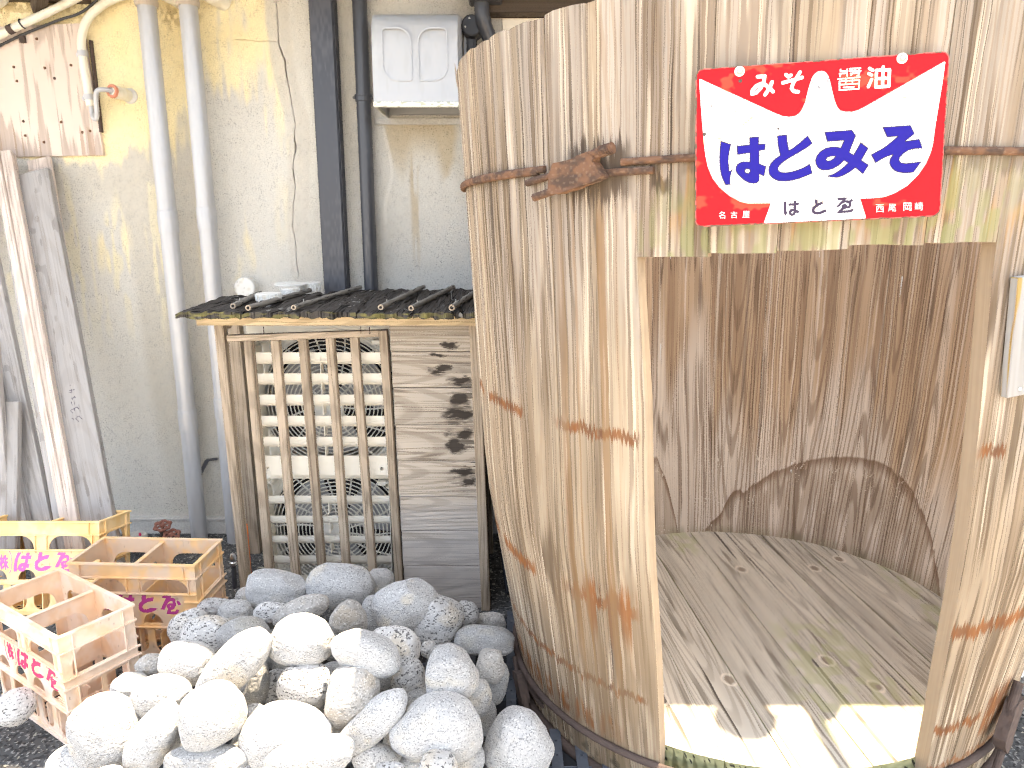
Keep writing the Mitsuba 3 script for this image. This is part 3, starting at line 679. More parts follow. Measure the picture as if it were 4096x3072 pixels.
def dshape(xa, xb, flip):
    z0, z1 = HZ0 + .085, HZ1 - .065
    rad = {'tl': .02, 'tr': .06, 'br': .012, 'bl': .06}      # left panel; its twin is mirrored
    pts = []
    for nm, cx, cz, a0 in (('tr', xb, z1, 0), ('tl', xa, z1, 90), ('bl', xa, z0, 180), ('br', xb, z0, 270)):
        r = rad[nm]; sx = -1 if nm in ('tr', 'br') else 1; sz = -1 if nm in ('tr', 'tl') else 1
        for t in np.linspace(a0, a0 + 90, 8):
            pts.append((cx + sx * r + r * math.cos(math.radians(t)), cz + sz * r + r * math.sin(math.radians(t))))
    pg_ = Polygon(pts)
    return affinity.scale(pg_, -1, 1, origin=((xa + xb) / 2, 0)) if flip else pg_
L_, R_ = dshape(X0 + .040, X0 + .168, False), dshape(X0 + .192, X1 - .040, True)
for p_ in (L_, R_):
    part(hd, 'embossed_panel', extrude(p_.difference(p_.buffer(-.006)), .0055, FRONT(YF + .001)), 'hood_white')

KJ = {"名":[["4,30 0,41 23,47 35,53 22,64 25,70 9,60 2,69 21,81 38,100 49,97 45,89 79,90 85,85 78,71 52,48 86,47 86,1 76,0 75,6 32,6 31,0 22,0 21,2 21,33","32,37 32,16 75,17 75,37","26,71 31,72 47,59 61,69 68,78 35,78"]],"古":[["1,70 0,79 2,81 42,81 43,100 54,99 55,81 96,81 96,70 54,69 55,51 85,50 85,1 74,1 73,5 24,5 22,0 12,0 11,49 13,51 42,51 42,69","23,17 73,16 73,39 24,40"]],"屋":[["0,4 10,33 12,96 94,96 94,69 92,68 23,68 23,64 97,64 96,54 80,54 96,39 96,36 90,32 92,31 92,21 65,21 64,13 100,12 100,3 18,3 16,12 11,0","65,37 64,31 87,31 82,38","23,79 82,79 82,85 23,86","46,47 65,47 68,48 65,54 53,54","17,13 52,13 52,21 25,22 26,31 52,31 52,36 27,35 24,44 33,49 36,54 23,54 21,32"]],"西":[["0,87 1,98 100,98 100,86 68,86 68,73 95,73 95,1 83,1 83,7 19,7 17,0 6,0 6,73 33,73 33,86","19,29 18,31 18,18 83,19 83,33 62,34 58,37 56,62 44,62 41,50 37,41 28,33","68,62 68,45 83,45 83,62","44,74 56,74 56,86 44,86","17,42 20,41 27,48 31,55 32,62 18,62"]],"尾":[["0,4 6,21 10,39 12,97 94,96 94,69 82,68 83,63 59,56 60,50 88,55 91,46 60,40 59,34 96,39 98,29 60,23 59,14 87,12 89,23 92,25 100,21 99,10 95,4 90,2 54,3 49,8 48,21 22,17 19,24 11,1 8,0","22,79 82,79 82,86 23,87","19,28 48,32 47,38 25,35 24,45 47,49 48,53 27,51 24,60 59,66 59,68 22,68"]],"岡":[["0,0 0,100 94,100 95,7 94,4 82,0 70,0 67,6 67,11 83,12 83,59 53,58 53,28 64,28 64,54 75,53 74,17 19,18 19,54 31,53 31,28 40,28 41,58 13,59 14,69 28,70 21,88 12,88 11,0","66,70 83,69 83,88 74,88","33,87 40,69 53,70 61,86 61,88"]],"崎":[["0,83 9,82 9,25 12,25 14,99 22,98 23,27 27,27 28,83 36,82 37,66 50,71 58,79 57,81 39,81 40,91 60,91 61,99 63,100 72,99 72,91 92,91 92,81 71,81 92,67 90,61 96,61 96,52 90,50 90,8 88,3 80,0 66,0 62,8 63,10 78,11 78,51 36,51 36,13 28,12 26,16 1,14","67,71 56,61 79,62","37,65 36,62 39,61 39,63"],["42,14 42,46 72,47 72,20 53,19 52,13","53,29 62,29 62,37 53,37"]],"株":[["0,30 15,65 2,67 2,76 3,79 16,80 17,98 27,99 30,98 31,79 44,79 45,91 48,94 59,93 58,81 61,80 61,98 72,99 74,98 75,80 93,80 94,79 94,69 93,67 74,66 75,55 96,55 98,54 98,44 96,42 82,42 89,27 100,17 100,13 94,7 89,7 75,25 74,2 71,0 62,1 61,26 42,6 37,6 31,13 30,2 20,0 17,2 16,31 9,21 3,23","55,67 50,55 61,55 61,66","31,16 46,29 54,42 40,42 36,38 31,40","32,66 36,60 39,66"]]}

# ================================================================ the shelter over the air conditioners
sh = thing('equipment_shelter', 'weathered wooden shelter with lattice front and bark roof hiding two air conditioners', 'shelter')
SY = 2.80
def upright(name, xt, zt, xb, zb, w, d, y, m='pale_wood', par=sh, **k):
    return part(par, name, plank((xb, y + d / 2, zb), (xt, y + d / 2, zt), w, d, (0, -1, 0)), m, **k)
upright('post', -1.1645, 1.243, -1.1505, 0, .036, .045, SY)
upright('post', -1.316, 1.26, -1.302, 0, .055, .055, 3.33)
upright('post', -.513, 1.212, -.482, 0, .032, .045, SY - .004)
upright('post', -.150, 1.243, -.112, 0, .038, .06, SY - .02)
upright('post', -.150, 1.26, -.12, 0, .05, .05, 3.33)
for xt, xb, zt in ((-1.050, -1.036, 1.169), (-.942, -.924, 1.172), (-.8315, -.810, 1.176), (-.722, -.704, 1.180), (-.6255, -.590, 1.184)):
    upright('slat', xt - .005, zt, xb - .005, .0, .033, .036, SY + .002)
part(sh, 'rail', plank((-1.137, SY + .02, 1.1785), (-.530, SY + .02, 1.199), .026, .035, (0, -1, 0)), 'pale_wood')
part(sh, 'rail', plank((-1.06, 3.02, 1.218), (-.50, 3.02, 1.226), .042, .03, (0, -1, 0)), 'pale_wood')
part(sh, 'front_beam', plank((-1.214, 2.735, 1.2605), (-.130, 2.735, 1.2605), .036, .034, (0, -1, 0)), 'beam_wood')
for x in (-1.165, -.62, -.16): part(sh, 'rafter', plank((x, 2.76, 1.262), (x, 3.52, 1.276), .034, .034, (0, 0, 1)), 'pale_wood')
part(sh, 'side_rail', plank((-1.16, 2.86, 1.225), (-1.31, 3.33, 1.235), .03, .04, (-1, 0, 0)), 'pale_wood')
ze = [1.238, 1.126, .978, .822, .667, .512, .357, .1975, .049, -.0]
for i in range(len(ze) - 1):
    s = .487 - .0034 * i
    part(sh, 'siding_board', plank((-s + .0, SY + .012 + .0015 * (i % 2), (ze[i] + ze[i + 1]) / 2), (-.128, SY + .012 + .0015 * (i % 2), (ze[i] + ze[i + 1]) / 2), ze[i] - ze[i + 1] - .0022, .016, (0, -1, 0), ch=.0018), 'siding_wood')
for x, z in ((-.985, 1.205), (-.60, 1.205), (-.565, 1.203)):
    part(sh, 'nail', tube([(x, SY + .0, z - .006), (x, SY + .0, z + .022)], .0018, 6), 'dark_rust')
# roof: thick slabs of blackened bark running front to back
def bark_board(x0, x1, seed, yf, yb):
    nx, ny = 16, 26
    xs, ys = np.linspace(x0, x1, nx), np.linspace(0, 1, ny)
    Xg, Yg = np.meshgrid(xs, ys)
    rag = .022 * (meshkit.noise(np.stack([xs * 28, xs * 0, xs * 0 + seed], 1)) - .5) + .012 * (meshkit.noise(np.stack([xs * 90, xs * 0, xs * 0 + seed], 1)) - .5)
    yfr = yf + rag[None, :]
    Yw = yfr + (yb - yfr) * Yg
    base = 1.2985 + (Yw - 2.66) * .021
    q = np.stack([Xg * 60, Yw * 7, Xg * 0 + seed], -1)
    hgt = .015 * (meshkit.noise(q) - .5) + .007 * (meshkit.noise(q * [2.6, 2.5, 1] + 5) - .5)
    hgt = hgt - .006 * ((np.abs(Xg - (x0 + x1) / 2) / ((x1 - x0) / 2)) ** 6)
    skew = -.10 * (Yw - 2.66)
    top = np.stack([Xg + skew, Yw, base + hgt], -1).reshape(-1, 3)
    bot = np.stack([Xg + skew, Yw + .002 * meshkit.noise(q + 9), base - .0225 + .012 * (meshkit.noise(q * [1.5, 3, 1] + 3) - .5) * (Yg < .06)], -1).reshape(-1, 3)
    I = np.arange(nx * ny).reshape(ny, nx)
    F = [np.stack([I[:-1, :-1], I[:-1, 1:], I[1:, 1:], I[1:, :-1]], -1).reshape(-1, 4)]
    F.append(F[0][:, ::-1] + nx * ny)
    edge = np.concatenate([I[0, :], I[1:, -1], I[-1, -2::-1], I[-2:0:-1, 0]])
    e2 = np.roll(edge, -1)
    F.append(np.stack([edge + nx * ny, e2 + nx * ny, e2, edge], 1))
    V = np.vstack([top, bot])
    return (V, np.vstack(F), np.stack([V[:, 0] + 10 * seed, V[:, 1] + V[:, 2]], 1))
roof = part(sh, 'roof', wood_uv(boxm(-1.17, -.125, 2.70, 3.25, 1.2795, 1.2845)), 'dark_wood')
edges = [-1.265, -1.02, -.80, -.585, -.375, -.215, -.075]
for i in range(6):
    part(roof, 'bark_board', bark_board(edges[i] + .002, edges[i + 1] - .002, 11 + i, 2.655 + .008 * (i % 3), (3.22, 3.36, 3.52, 3.53, 3.52, 3.53)[i]), 'bark')
def bamboo_pole(x0, y0, x1, y1, r, lab=None):
    z = lambda y: 1.2985 + (y - 2.66) * .021 + r + .006
    n = 25
    t = np.linspace(0, 1, n)
    P = np.stack([x0 + (x1 - x0) * t, y0 + (y1 - y0) * t, 0 * t], 1); P[:, 2] = z(P[:, 1])
    rr = np.full(n, r); nodes = [4, 10, 16, 21]
    for k in nodes: rr[k] *= 1.22
    a = tube(P, rr, 12, caps=False)
    k = part(roof, 'bamboo_pole', a, 'bamboo', smooth=50)
    d = (P[0] - P[1]) / np.linalg.norm(P[0] - P[1])
    return P[0], d, z, r
for x0, y0, x1, y1, r in ((-1.072, 2.73, -1.13, 3.20, .0105), (-.992, 2.672, -.93, 3.44, .0108), (-.826, 2.69, -.735, 3.46, .010), (-.497, 2.69, -.43, 3.47, .0108), (-.378, 2.664, -.285, 3.47, .0105), (-.226, 2.668, -.155, 3.3, .0118)):
    q, d, z, r = bamboo_pole(x0, y0, x1, y1, r)
    ring = lathe([(r * .55, 0), (r * 1.0, 0), (r * 1.0, .004), (r * .55, .004)], q, d, 12)
    part(roof, 'cut_end', ring, 'bamboo_end')
    part(roof, 'bore', lathe([(0, -.012), (r * .58, -.012), (r * .58, .0)], q, d, 10), 'bamboo')
    part(roof, 'nail', tube([(x0 + (x1 - x0) * .12, y0 + .09, z(y0)), (x0 + (x1 - x0) * .12, y0 + .092, z(y0) + r + .012)], .0014, 6), 'screw')
def ribbed_cap(r, t, o, tilt=(0, 0, 1)):
    pr = [(0, t), (r * .92, t), (r, t - .003), (r, .0), (0, 0)]
    body = lathe(pr, o, tilt, 30)
    return body
def cap_thing(label, r, t, o, tilt=(0, 0, 1)):
    k = thing('plastic_cap', label, 'cap')
    part(k, 'body', ribbed_cap(r, t, o, tilt), 'white_plastic', smooth=30)
    M = trimesh.geometry.align_vectors([0, 0, 1], tilt); M[:3, 3] = o
    rb = []
    for a in np.linspace(0, 2 * np.pi, 40, endpoint=False):
        c = boxm(r - .001, r + .0015, -.0016, .0016, .003, t - .004, .0004)
        c.apply_transform(trimesh.transformations.rotation_matrix(a, [0, 0, 1])); rb.append(c)
    rb = cat(rb); rb.apply_transform(M)
    part(k, 'ribs', rb, 'white_plastic', kind='stuff')
cap_thing('ribbed white plastic cap at the front left of the three on the shelter roof', .053, .030, (-1.012, 2.965, 1.316), (0, -.02, 1))
cap_thing('white plastic cap with a chipped cream rim, middle of the three on the roof', .040, .030, (-.985, 3.17, 1.320), (0, -.02, 1))
cap_thing('white plastic cap at the back of the three on the roof, by the bamboo', .046, .040, (-.945, 3.36, 1.322), (0, -.02, 1))
single('thin_plastic_disc', 'thin white round disc lying across the plastic caps on the roof', 'disc', ribbed_cap(.075, .008, (-1.02, 3.30, 1.3555), (.02, -.03, 1)), 'white_plastic', smooth=30)

# ---------------------------------------------------------------- two air conditioners behind the lattice
def air_con(zc, z0, z1, label, tops, bots, low):
    k = thing('air_conditioner', label, 'air conditioner', None)
    cx = -.785
    face_ = sbox(-1.13, z0, -.40, z1)
    hole_ = Point(cx, zc).buffer(.30, 24).intersection(face_.buffer(-.018))
    part(k, 'casing', cat([extrude(face_.difference(hole_), .006, FRONT(3.006)), boxm(-1.13, -1.124, 3.0065, 3.30, z0, z1), boxm(-.406, -.40, 3.0065, 3.30, z0, z1), boxm(-1.1235, -.4065, 3.0065, 3.30, z1 - .006, z1), boxm(-1.1235, -.4065, 3.0065, 3.30, z0, z0 + .006)]), 'grille_cream')
    part(k, 'coil', boxm(-1.1235, -.4065, 3.27, 3.30, z0 + .0065, z1 - .0065), 'coil')
    for a0 in (1.9, 4.0, 6.1):
        sector = Polygon([(cx, zc)] + [(cx + .245 * math.cos(a), zc + .245 * math.sin(a)) for a in np.linspace(a0, a0 + 1.25, 14)])
        part(k, 'fan_blade', extrude(sector, .003, FRONT(3.06)), 'grey_plastic')
    gr = [tor((cx, 2.972 + .018 * (R / .26) ** 2, zc), R, .0030, (0, 1, 0), 56, 5) for R in np.linspace(.055, .325, 17)]
    for i in range(14):
        a = i / 14 * 2 * np.pi + .2
        pts = [(cx + R * math.cos(a + .9 * (R - .05)), 2.976 + .018 * (R / .26) ** 2, zc + R * math.sin(a + .9 * (R - .05))) for R in np.linspace(.05, .33, 7)]
        gr.append(tube(pts, .0042, 5))
    part(k, 'fan_grille', cat(gr), 'grille_cream', kind='stuff')
    part(k, 'hub', boxm(cx - .062, cx + .062, 2.955, 2.972, zc - .055, zc + .045, .008), 'grille_cream')
    for x in (-1.05, -.535):
        part(k, 'tube_end', cat([tube([(x, 2.99, max(tops) + .032), (x, 2.90, max(tops) + .032)], .0125, 14, caps=False), boxm(x - .05, x - .012, 2.93, 2.96, max(tops) + .022, max(tops) + .042)]), 'grille_cream')
    for zt, zb in zip(tops, bots):
        h = zt - zb
        cv = [(2.870 + .004 * t + .016 * t ** 5, zt - h * t) for t in np.linspace(0, 1, 8)]
        pl = Polygon(cv + [(y + .003, z) for y, z in cv[::-1]])
        part(k, 'louver', extrude(pl, .540, mat4([0, 1, 0], [0, 0, 1], [1, 0, 0], [-1.065, 0, 0])), 'louver_cream', smooth=30)
    for zt, zb in zip(tops, bots):
        h = zt - zb
        pl = Polygon([(2.862, zb + .040), (2.875, zt - .055), (2.905, zb + .005), (2.92, zb - .036), (2.862, zb - .036), (2.868, zb - .020)])
        if pl.is_valid: part(k, 'fin', extrude(pl, .0025, mat4([0, 1, 0], [0, 0, 1], [1, 0, 0], [-.788, 0, 0])), 'louver_cream')
    zs = max(tops) + .05
    for x in (-1.070, -.528):
        part(k, 'side_cheek', boxm(x, x + .003, 2.875, 2.995, low, zs, .001), 'louver_cream')
    return k
u1 = air_con(.868, .575, 1.205, 'upper cream air conditioner behind the wooden lattice', [1.112, 1.024, .934, .843, .752], [1.060, .973, .883, .792, .703], .58)
part(u1, 'bottom_panel', extrude(sbox(-1.065, .582, -.525, .668).difference(unary_union([Point(-1.035, .610).buffer(.008), Point(-.553, .610).buffer(.008)])), .004, FRONT(2.876)), 'louver_cream')
u2 = air_con(.285, .02, .568, 'lower cream air conditioner behind the wooden lattice, half hidden by stones', [.490, .398, .306, .212, .118], [.446, .356, .263, .165, .07], .03)
part(u2, 'top_bar', boxm(-1.06, -.528, 2.94, 2.99, .540, .562, .004), 'louver_cream')

# small things left of the shelter
tp = thing('standpipe', 'thin grey standpipe with a chrome head beside the shelter post', 'pipe')
part(tp, 'pipe', tube([(-1.268, 2.98, 0), (-1.266, 2.98, .115)], .010, 12), 'black_pipe', smooth=40)
part(tp, 'head', lathe([(.010, 0), (.016, .004), (.016, .016), (.011, .02), (.014, .026), (.016, .040), (.010, .058), (0, .062)], (-1.266, 2.98, .112), n=18), 'chrome', smooth=40)
single('orange_tag', 'small orange tag on a valve seen between the two left shelter posts', 'tag', cat([boxm(-1.262, -1.235, 3.10, 3.104, .215, .262), boxm(-1.256, -1.241, 3.105, 3.12, .0, .25)]), 'orange_tag')
def valve(x, y, z, label, R=.036):
    k = thing('valve', label, 'valve')
    w = tor((0, 0, 0), R, .007, (0, 0, 1), 36, 8)
    a = np.arctan2(w.vertices[:, 1], w.vertices[:, 0])
    w.vertices[:, :2] *= (1 + .10 * np.cos(6 * a))[:, None]
    sp = [w] + [tube([(0, 0, .004), (R * math.cos(q), R * math.sin(q), 0)], .0048, 6) for q in np.arange(6) * np.pi / 3]
    hub = lathe([(0, .012), (.011, .010), (.013, 0), (.012, -.006), (0, -.006)], n=14)
    tilt = trimesh.geometry.align_vectors([0, 0, 1], [.06, -.30, .95])
    wm = cat(sp + [hub]); wm.apply_transform(tilt); wm.apply_translation((x, y, z))
    part(k, 'handwheel', wm, 'red_valve', smooth=50)
    part(k, 'stem', tube([(x, y, z), (x, y, z - .03), (x, y, z - .031), (x, y, z - .055)], [.007, .007, .018, .017], 12), 'dark_rust')
    part(k, 'body', tube([(x, y, z - .055), (x, y, -.0)], .022, 14), 'dark_rust', smooth=40)
valve(-1.768, 3.36, .140, 'rusty red valve handwheel standing higher of the two by the wall')
valve(-1.712, 3.33, .104, 'rusty red valve handwheel sitting lower, right of its twin')
mt = thing('water_meter_lid', 'round grey meter lid on the ground by the wall', 'lid')
part(mt, 'lid', lathe([(0, .05), (.05, .05), (.055, .043), (.055, 0)], (-1.90, 3.34, .05), n=24), 'plinth', smooth=30)
part(mt, 'knob', lathe([(0, .016), (.006, .012), (.006, 0)], (-1.87, 3.33, .10), n=10), 'print_red')

# ================================================================ weathered planks leaning on the wall inside the yellow crate
def lean(x0, x1, zt, w, t, label, m='grey_wood', y0=2.84, y1=3.53, tilt=0.0, up=(0, -1, .3), zb=.055):
    k = thing('wooden_plank', label, 'plank')
    y1 = y0 + (y1 - y0) * min(1, (zt - zb) / 1.85)
    # x given at heights .336 and 1.9: carry the line to both ends
    f = lambda z: x0 + (x1 - x0) * (z - .336) / (1.9 - .336)
    part(k, 'board', plank((f(zb), y0, zb), (f(zt), y1, zt), w, t, up, ch=.003), m)
    return k
kp = lean(-1.822, -2.27, 1.868, .148, .035, 'widest grey plank with knots and pencilled figures, rightmost of the leaning planks', y0=2.83, y1=3.51)
lean(-1.908, -2.352, 1.955, .045, .06, 'pinkish narrow plank on edge directly left of the widest plank', 'pink_wood', y0=2.80, y1=3.49, up=(.25, -1, .3))
lean(-1.930, -2.386, 1.962, .036, .05, 'grooved pinkish batten, second left of the widest plank', 'pink_wood', y0=2.79, y1=3.47)
lean(-1.975, -2.405, 1.958, .034, .05, 'narrow grey batten, third left of the widest plank', 'grey_wood', y0=2.81, y1=3.50)
lean(-1.86, -2.26, 1.935, .11, .02, 'short topped plank showing its corner behind the widest plank', 'pink_wood', y0=2.90, y1=3.56)
lean(-2.092, -2.56, 1.95, .12, .03, 'dark grey plank with two knots at the left edge', 'grey_wood', y0=2.86, y1=3.50, up=(-.2, -1, .3))
lean(-2.125, -2.62, 1.9, .03, .04, 'pale batten on edge along the dark knotted plank', 'grey_wood', y0=2.81, y1=3.45)
lean(-2.180, -2.28, .86, .085, .03, 'short wide grey offcut at the lower left edge', 'grey_wood', y0=2.78, y1=3.40)
lean(-2.21, -2.30, 1.25, .05, .03, 'grey batten half out of the picture at the left edge', 'grey_wood', y0=2.85, y1=3.2)
# pencilled figures on the widest plank, as strokes lying on its face
Mk, Lk = frame((-1.822 - (-2.27 + 1.822) * .18, 2.83, .055), (-2.27 + .009, 2.83 + .68 * .98, 1.868), (0, -1, .3))
def stroke(pl, w):
    return unary_union([LineString(q).buffer(w, cap_style=1) for q in pl])
fig = [[(.00, .02), (.012, .028), (.018, .012), (.006, .010), (.018, .008), (.022, -.004), (.008, -.010)], [(-.03, .02), (-.02, .03)], [(.035, .016), (.050, .016)], [(.036, .004), (.052, .004)], [(.062, .012), (.072, -.004)], [(.068, .016), (.064, -.006)], [(.095, .02), (.092, .006), (.106, .006)], [(.104, .018), (.101, -.008)], [(.125, .010), (.128, .006)], [(-.045, .0), (-.03, .012), (-.02, -.004), (-.038, -.016)]]
part(kp, 'pencil_marks', extrude(stroke(fig, .0011), .0004, Mk @ mat4([1, 0, 0], [0, 1, 0], [0, 0, 1], [-.18, -.004, .0176])), 'enamel_dark')

# ================================================================ bottle crates
HA = [[(180,733),(272,730),(200,850),(165,960),(150,1085),(185,1075),(150,1155),(75,1155),(80,1020),(110,880)],
      [(400,738),(475,738),(465,800),(523,800),(500,880),(445,878),(418,980),(468,995),(440,1085),(385,1065),(370,1110),(330,1150),(270,1160),(210,1140),(180,1090),(190,1030),(240,980),(300,965),(345,965),(368,880),(250,880),(280,800),(385,800)],
      [(295,1040),(315,1050),(290,1080),(258,1075)]]
TO = [(935,250),(1058,250),(1040,380),(1130,345),(1285,332),(1240,455),(1120,470),(1000,530),(920,600),(895,660),(930,720),(1000,730),(1080,710),(1150,670),(1365,690),(1280,755),(1160,815),(1030,840),(930,835),(840,800),(800,740),(790,670),(800,570),(850,500),(900,470)]
YA = [[(1530,250),(1788,262),(1755,338),(1850,335),(1895,360),(1912,410),(1900,440),(1922,520),(1905,590),(1880,620),(1850,690),(1790,725),(1740,730),(1715,785),(1830,790),(1880,770),(1905,718),(2010,722),(1960,820),(1900,865),(1820,880),(1575,865),(1640,700),(1610,640),(1620,575),(1680,525),(1760,510),(1825,520),(1825,490),(1800,460),(1820,440),(1800,428),(1740,440),(1680,480),(1640,530),(1520,728),(1395,725),(1610,345),(1480,335)],
      [(1705,620),(1745,595),(1765,610),(1725,640)], [(1940,440),(1990,418),(2040,455),(2078,548),(1995,580)]]
def fit(polys, x0, w, z0, h):
    g = unary_union(polys)
    a, b, c, d = g.bounds
    g = affinity.translate(g, -a, -b)
    g = affinity.scale(g, w / (c - a), -h / (d - b), origin=(0, 0))
    return affinity.translate(g, x0, z0 + h)
ha = [Polygon(HA[0]), Polygon(HA[1], [HA[2]])]
ya = [Polygon(YA[0], [YA[1]]), Polygon(YA[2])]
def kanji(ch):
    out = []
    for q in KJ[ch]:
        r = [[tuple(map(float, s.split(','))) for s in ring.split()] for ring in q]
        out.append(Polygon(r[0], r[1:]).buffer(0))
    return unary_union(out)

def arch(x0, x1, z0, z1):
    r = min((x1 - x0) * .3, (z1 - z0) * .95)
    a = [(x0, z0), (x1, z0)]
    for t in np.linspace(0, np.pi / 2, 6): a.append((x1 - r + r * math.cos(t), z1 - r + r * math.sin(t)))
    for t in np.linspace(np.pi / 2, np.pi, 6): a.append((x0 + r + r * math.cos(t), z1 - r + r * math.sin(t)))
    return Polygon(a)
def dome(xc, w, z0, h):
    return Polygon([(xc + w / 2 * math.cos(t), z0 + h * math.sin(t)) for t in np.linspace(0, np.pi, 14)])
def tall(xc, w, z0, z1):
    return Polygon([(xc - w / 2, z0 + w / 2), *[(xc + w / 2 * math.cos(t), z0 + w * .5 + w / 2 * math.sin(t)) for t in np.linspace(np.pi, 2 * np.pi, 9)], (xc + w / 2, z1), (xc - w / 2, z1)]).buffer(0)

def bottle_crate(label, O, X, m, ink, txt, tilt=0.0, L=.47, W=.235, H=.385, txt_box=None):
    k = thing('bottle_crate', label, 'crate')
    X = np.array([X[0], X[1], 0.]); X /= np.linalg.norm(X)
    Y = np.array([-X[1], X[0], 0]); Z = np.array([0, 0, 1.])
    if tilt:
        Y, Z = Y * math.cos(tilt) - Z * math.sin(tilt), Z * math.cos(tilt) + Y * math.sin(tilt)
    M = mat4(X, Y, Z, O)
    t = .005
    face = lambda o, ax, ay, az: M @ mat4(ax, ay, az, o)
    side = sbox(0, 0, L, H)
    holes = [arch(.030, L / 2 - .030, .272, .328), arch(L / 2 + .030, L - .030, .272, .328)]
    holes += [dome(L * (i + .5) / 4, L / 4 * .62, .146, .042) for i in range(4)]
    holes += [tall(L * (i + .5) / 5, L / 5 * .70, .022, .124) for i in range(5)]
    lp = side.difference(unary_union(holes))
    back = side.difference(unary_union(holes[:2] + holes[6:]))
    part(k, 'front_panel', extrude(lp, t, face([0, t, 0], [1, 0, 0], [0, 0, 1], [0, -1, 0])), m)
    part(k, 'back_panel', extrude(back, t, face([0, W, 0], [1, 0, 0], [0, 0, 1], [0, -1, 0])), m)
    end = sbox(0, 0, W, H).difference(unary_union([arch(.030, W - .030, .243, .327), sbox(.045, .03, W / 2 - .012, .19).buffer(.004), sbox(W / 2 + .012, .03, W - .045, .19).buffer(.004)]))
    part(k, 'end_panel', extrude(end, t, face([L - t, 0, 0], [0, 1, 0], [0, 0, 1], [1, 0, 0])), m)
    part(k, 'end_panel', extrude(end, t, face([0, 0, 0], [0, 1, 0], [0, 0, 1], [1, 0, 0])), m)
    rect = sbox(0, 0, L, W)
    flat = lambda z: face([0, 0, z], [1, 0, 0], [0, 1, 0], [0, 0, 1])
    ring = lambda out, inn: rect.buffer(out, join_style=1).difference(rect.buffer(-inn))
    part(k, 'rim', extrude(ring(.007, .008), .006, flat(H - .002)), m)
    part(k, 'ledge', extrude(ring(.008, .002), .004, flat(.331)), m)
    part(k, 'ledge', extrude(ring(.0075, .002), .004, flat(.130)), m)
    part(k, 'ledge', extrude(sbox(0, -.008, L, .002), .004, flat(.267)), m)
    part(k, 'ledge', extrude(sbox(0, W - .002, L, W + .007), .004, flat(.267)), m)
    for z in (.236, .205):
        part(k, 'end_ledge', extrude(unary_union([sbox(L - .001, -.008, L + .008, W + .008), sbox(L - .05, -.008, L, .001)]), .004, flat(z)), m)
        part(k, 'end_ledge', extrude(sbox(-.008, -.008, .001, W + .008), .004, flat(z)), m)
    part(k, 'foot_frame', extrude(ring(.004, .012), .016, flat(0.0)), m)
    for x in (.026, L / 2 - .026, L / 2 + .022, L - .030):
        b = boxm(x, x + .004, -.0075, .0, .271, .331, .0008); b.apply_transform(M)
        part(k, 'rib', b, m)
    for x in (.040, L - .044):
        b = boxm(x, x + .004, -.0075, .0, .335, H - .002, .0008); b.apply_transform(M)
        part(k, 'rib', b, m)
    for y in (.036, W - .040):
        for z0_, z1_ in ((.335, H - .002), (.24, .331), (.03, .205)):
            b = boxm(L, L + .0075, y, y + .004, z0_, z1_, .0008); b.apply_transform(M)
            part(k, 'rib', b, m)
    for y in range(4):
        b = boxm(L - .045, L - .01, -.0035, -.0, .142 + .009 * y, .146 + .009 * y, .0008); b.apply_transform(M)
        part(k, 'grip_ridge', b, m)
    dv = sbox(t, 0, W - t, H - .012).difference(unary_union([arch(.035, W - .035, .24, .322), sbox(.03, .03, W - .03, .12)]))
    part(k, 'divider', extrude(dv, .005, face([L / 2 - .0025, 0, 0], [0, 1, 0], [0, 0, 1], [1, 0, 0])), m)
    b = boxm(L / 2 - .009, L / 2 + .009, t, W - t, H - .013, H - .009, .001); b.apply_transform(M)
    part(k, 'divider_cap', b, m)
    low = sbox(t, 0, L - t, .115)
    part(k, 'long_divider', extrude(low.difference(unary_union([dome(L * (i + .5) / 3, .09, .05, .07) for i in range(3)])), .004, face([0, W / 2, 0], [1, 0, 0], [0, 0, 1], [0, -1, 0])), m)
    for i in (1, 2, 4, 5):
        b = boxm(L * i / 6 - .002, L * i / 6 + .002, t, W - t, .016, .10, .001); b.apply_transform(M)
        part(k, 'cell_wall', b, m)
    grid = rect.buffer(-.004).difference(unary_union([sbox(L * i / 6 + .008, W * j / 2 + .008, L * (i + 1) / 6 - .008, W * (j + 1) / 2 - .008) for i in range(6) for j in range(2)]))
    grid = unary_union([grid] + [LineString([(L * i / 6, W * j / 2), (L * (i + 1) / 6, W * (j + 1) / 2)]).buffer(.003) for i in range(6) for j in range(2)])
    part(k, 'base_grid', extrude(grid, .004, flat(.012)), m)
    x0, w, z0, h = txt_box
    gl = [('letter', fit(ha, x0, w * .30, z0, h)), ('letter', fit([Polygon(TO)], x0 + w * .345, w * .29, z0 + .002, h * .98)), ('letter', fit(ya, x0 + w * .68, w * .32, z0 - .002, h * 1.03))]
    if txt:
        gl.insert(0, ('letter', fit([affinity.scale(kanji('株'), 1, -1)], x0 - w * .235, w * .15, z0 + h * .10, h * .78)))
        cx = x0 - w * .16
        for s in (-1, 1):
            gl.append(('bracket_mark', LineString([(cx + s * (w * .085 + .018 * math.cos(a) - .006), z0 + h * .5 + h * .62 * math.sin(a)) for a in np.linspace(-1.3, 1.3, 12)]).buffer(.0011)))
    for nm, g_ in gl:
        part(k, nm, extrude(g_, .0007, face([0, 0, 0], [1, 0, 0], [0, 0, 1], [0, -1, 0])), ink)
    return k
Nc, Xc = np.array([-1.383, 1.947]), np.array([.845, -.535])
bottle_crate('sun bleached pinkish crate with red lettering, nearest the camera at the left edge', [*(Nc - .47 * Xc), 0], Xc, 'crate_pink', 'print_red', True, txt_box=(.165, .28, .188, .076))
Nc, Xc = np.array([-1.178, 2.428]), np.array([.999, -.045])
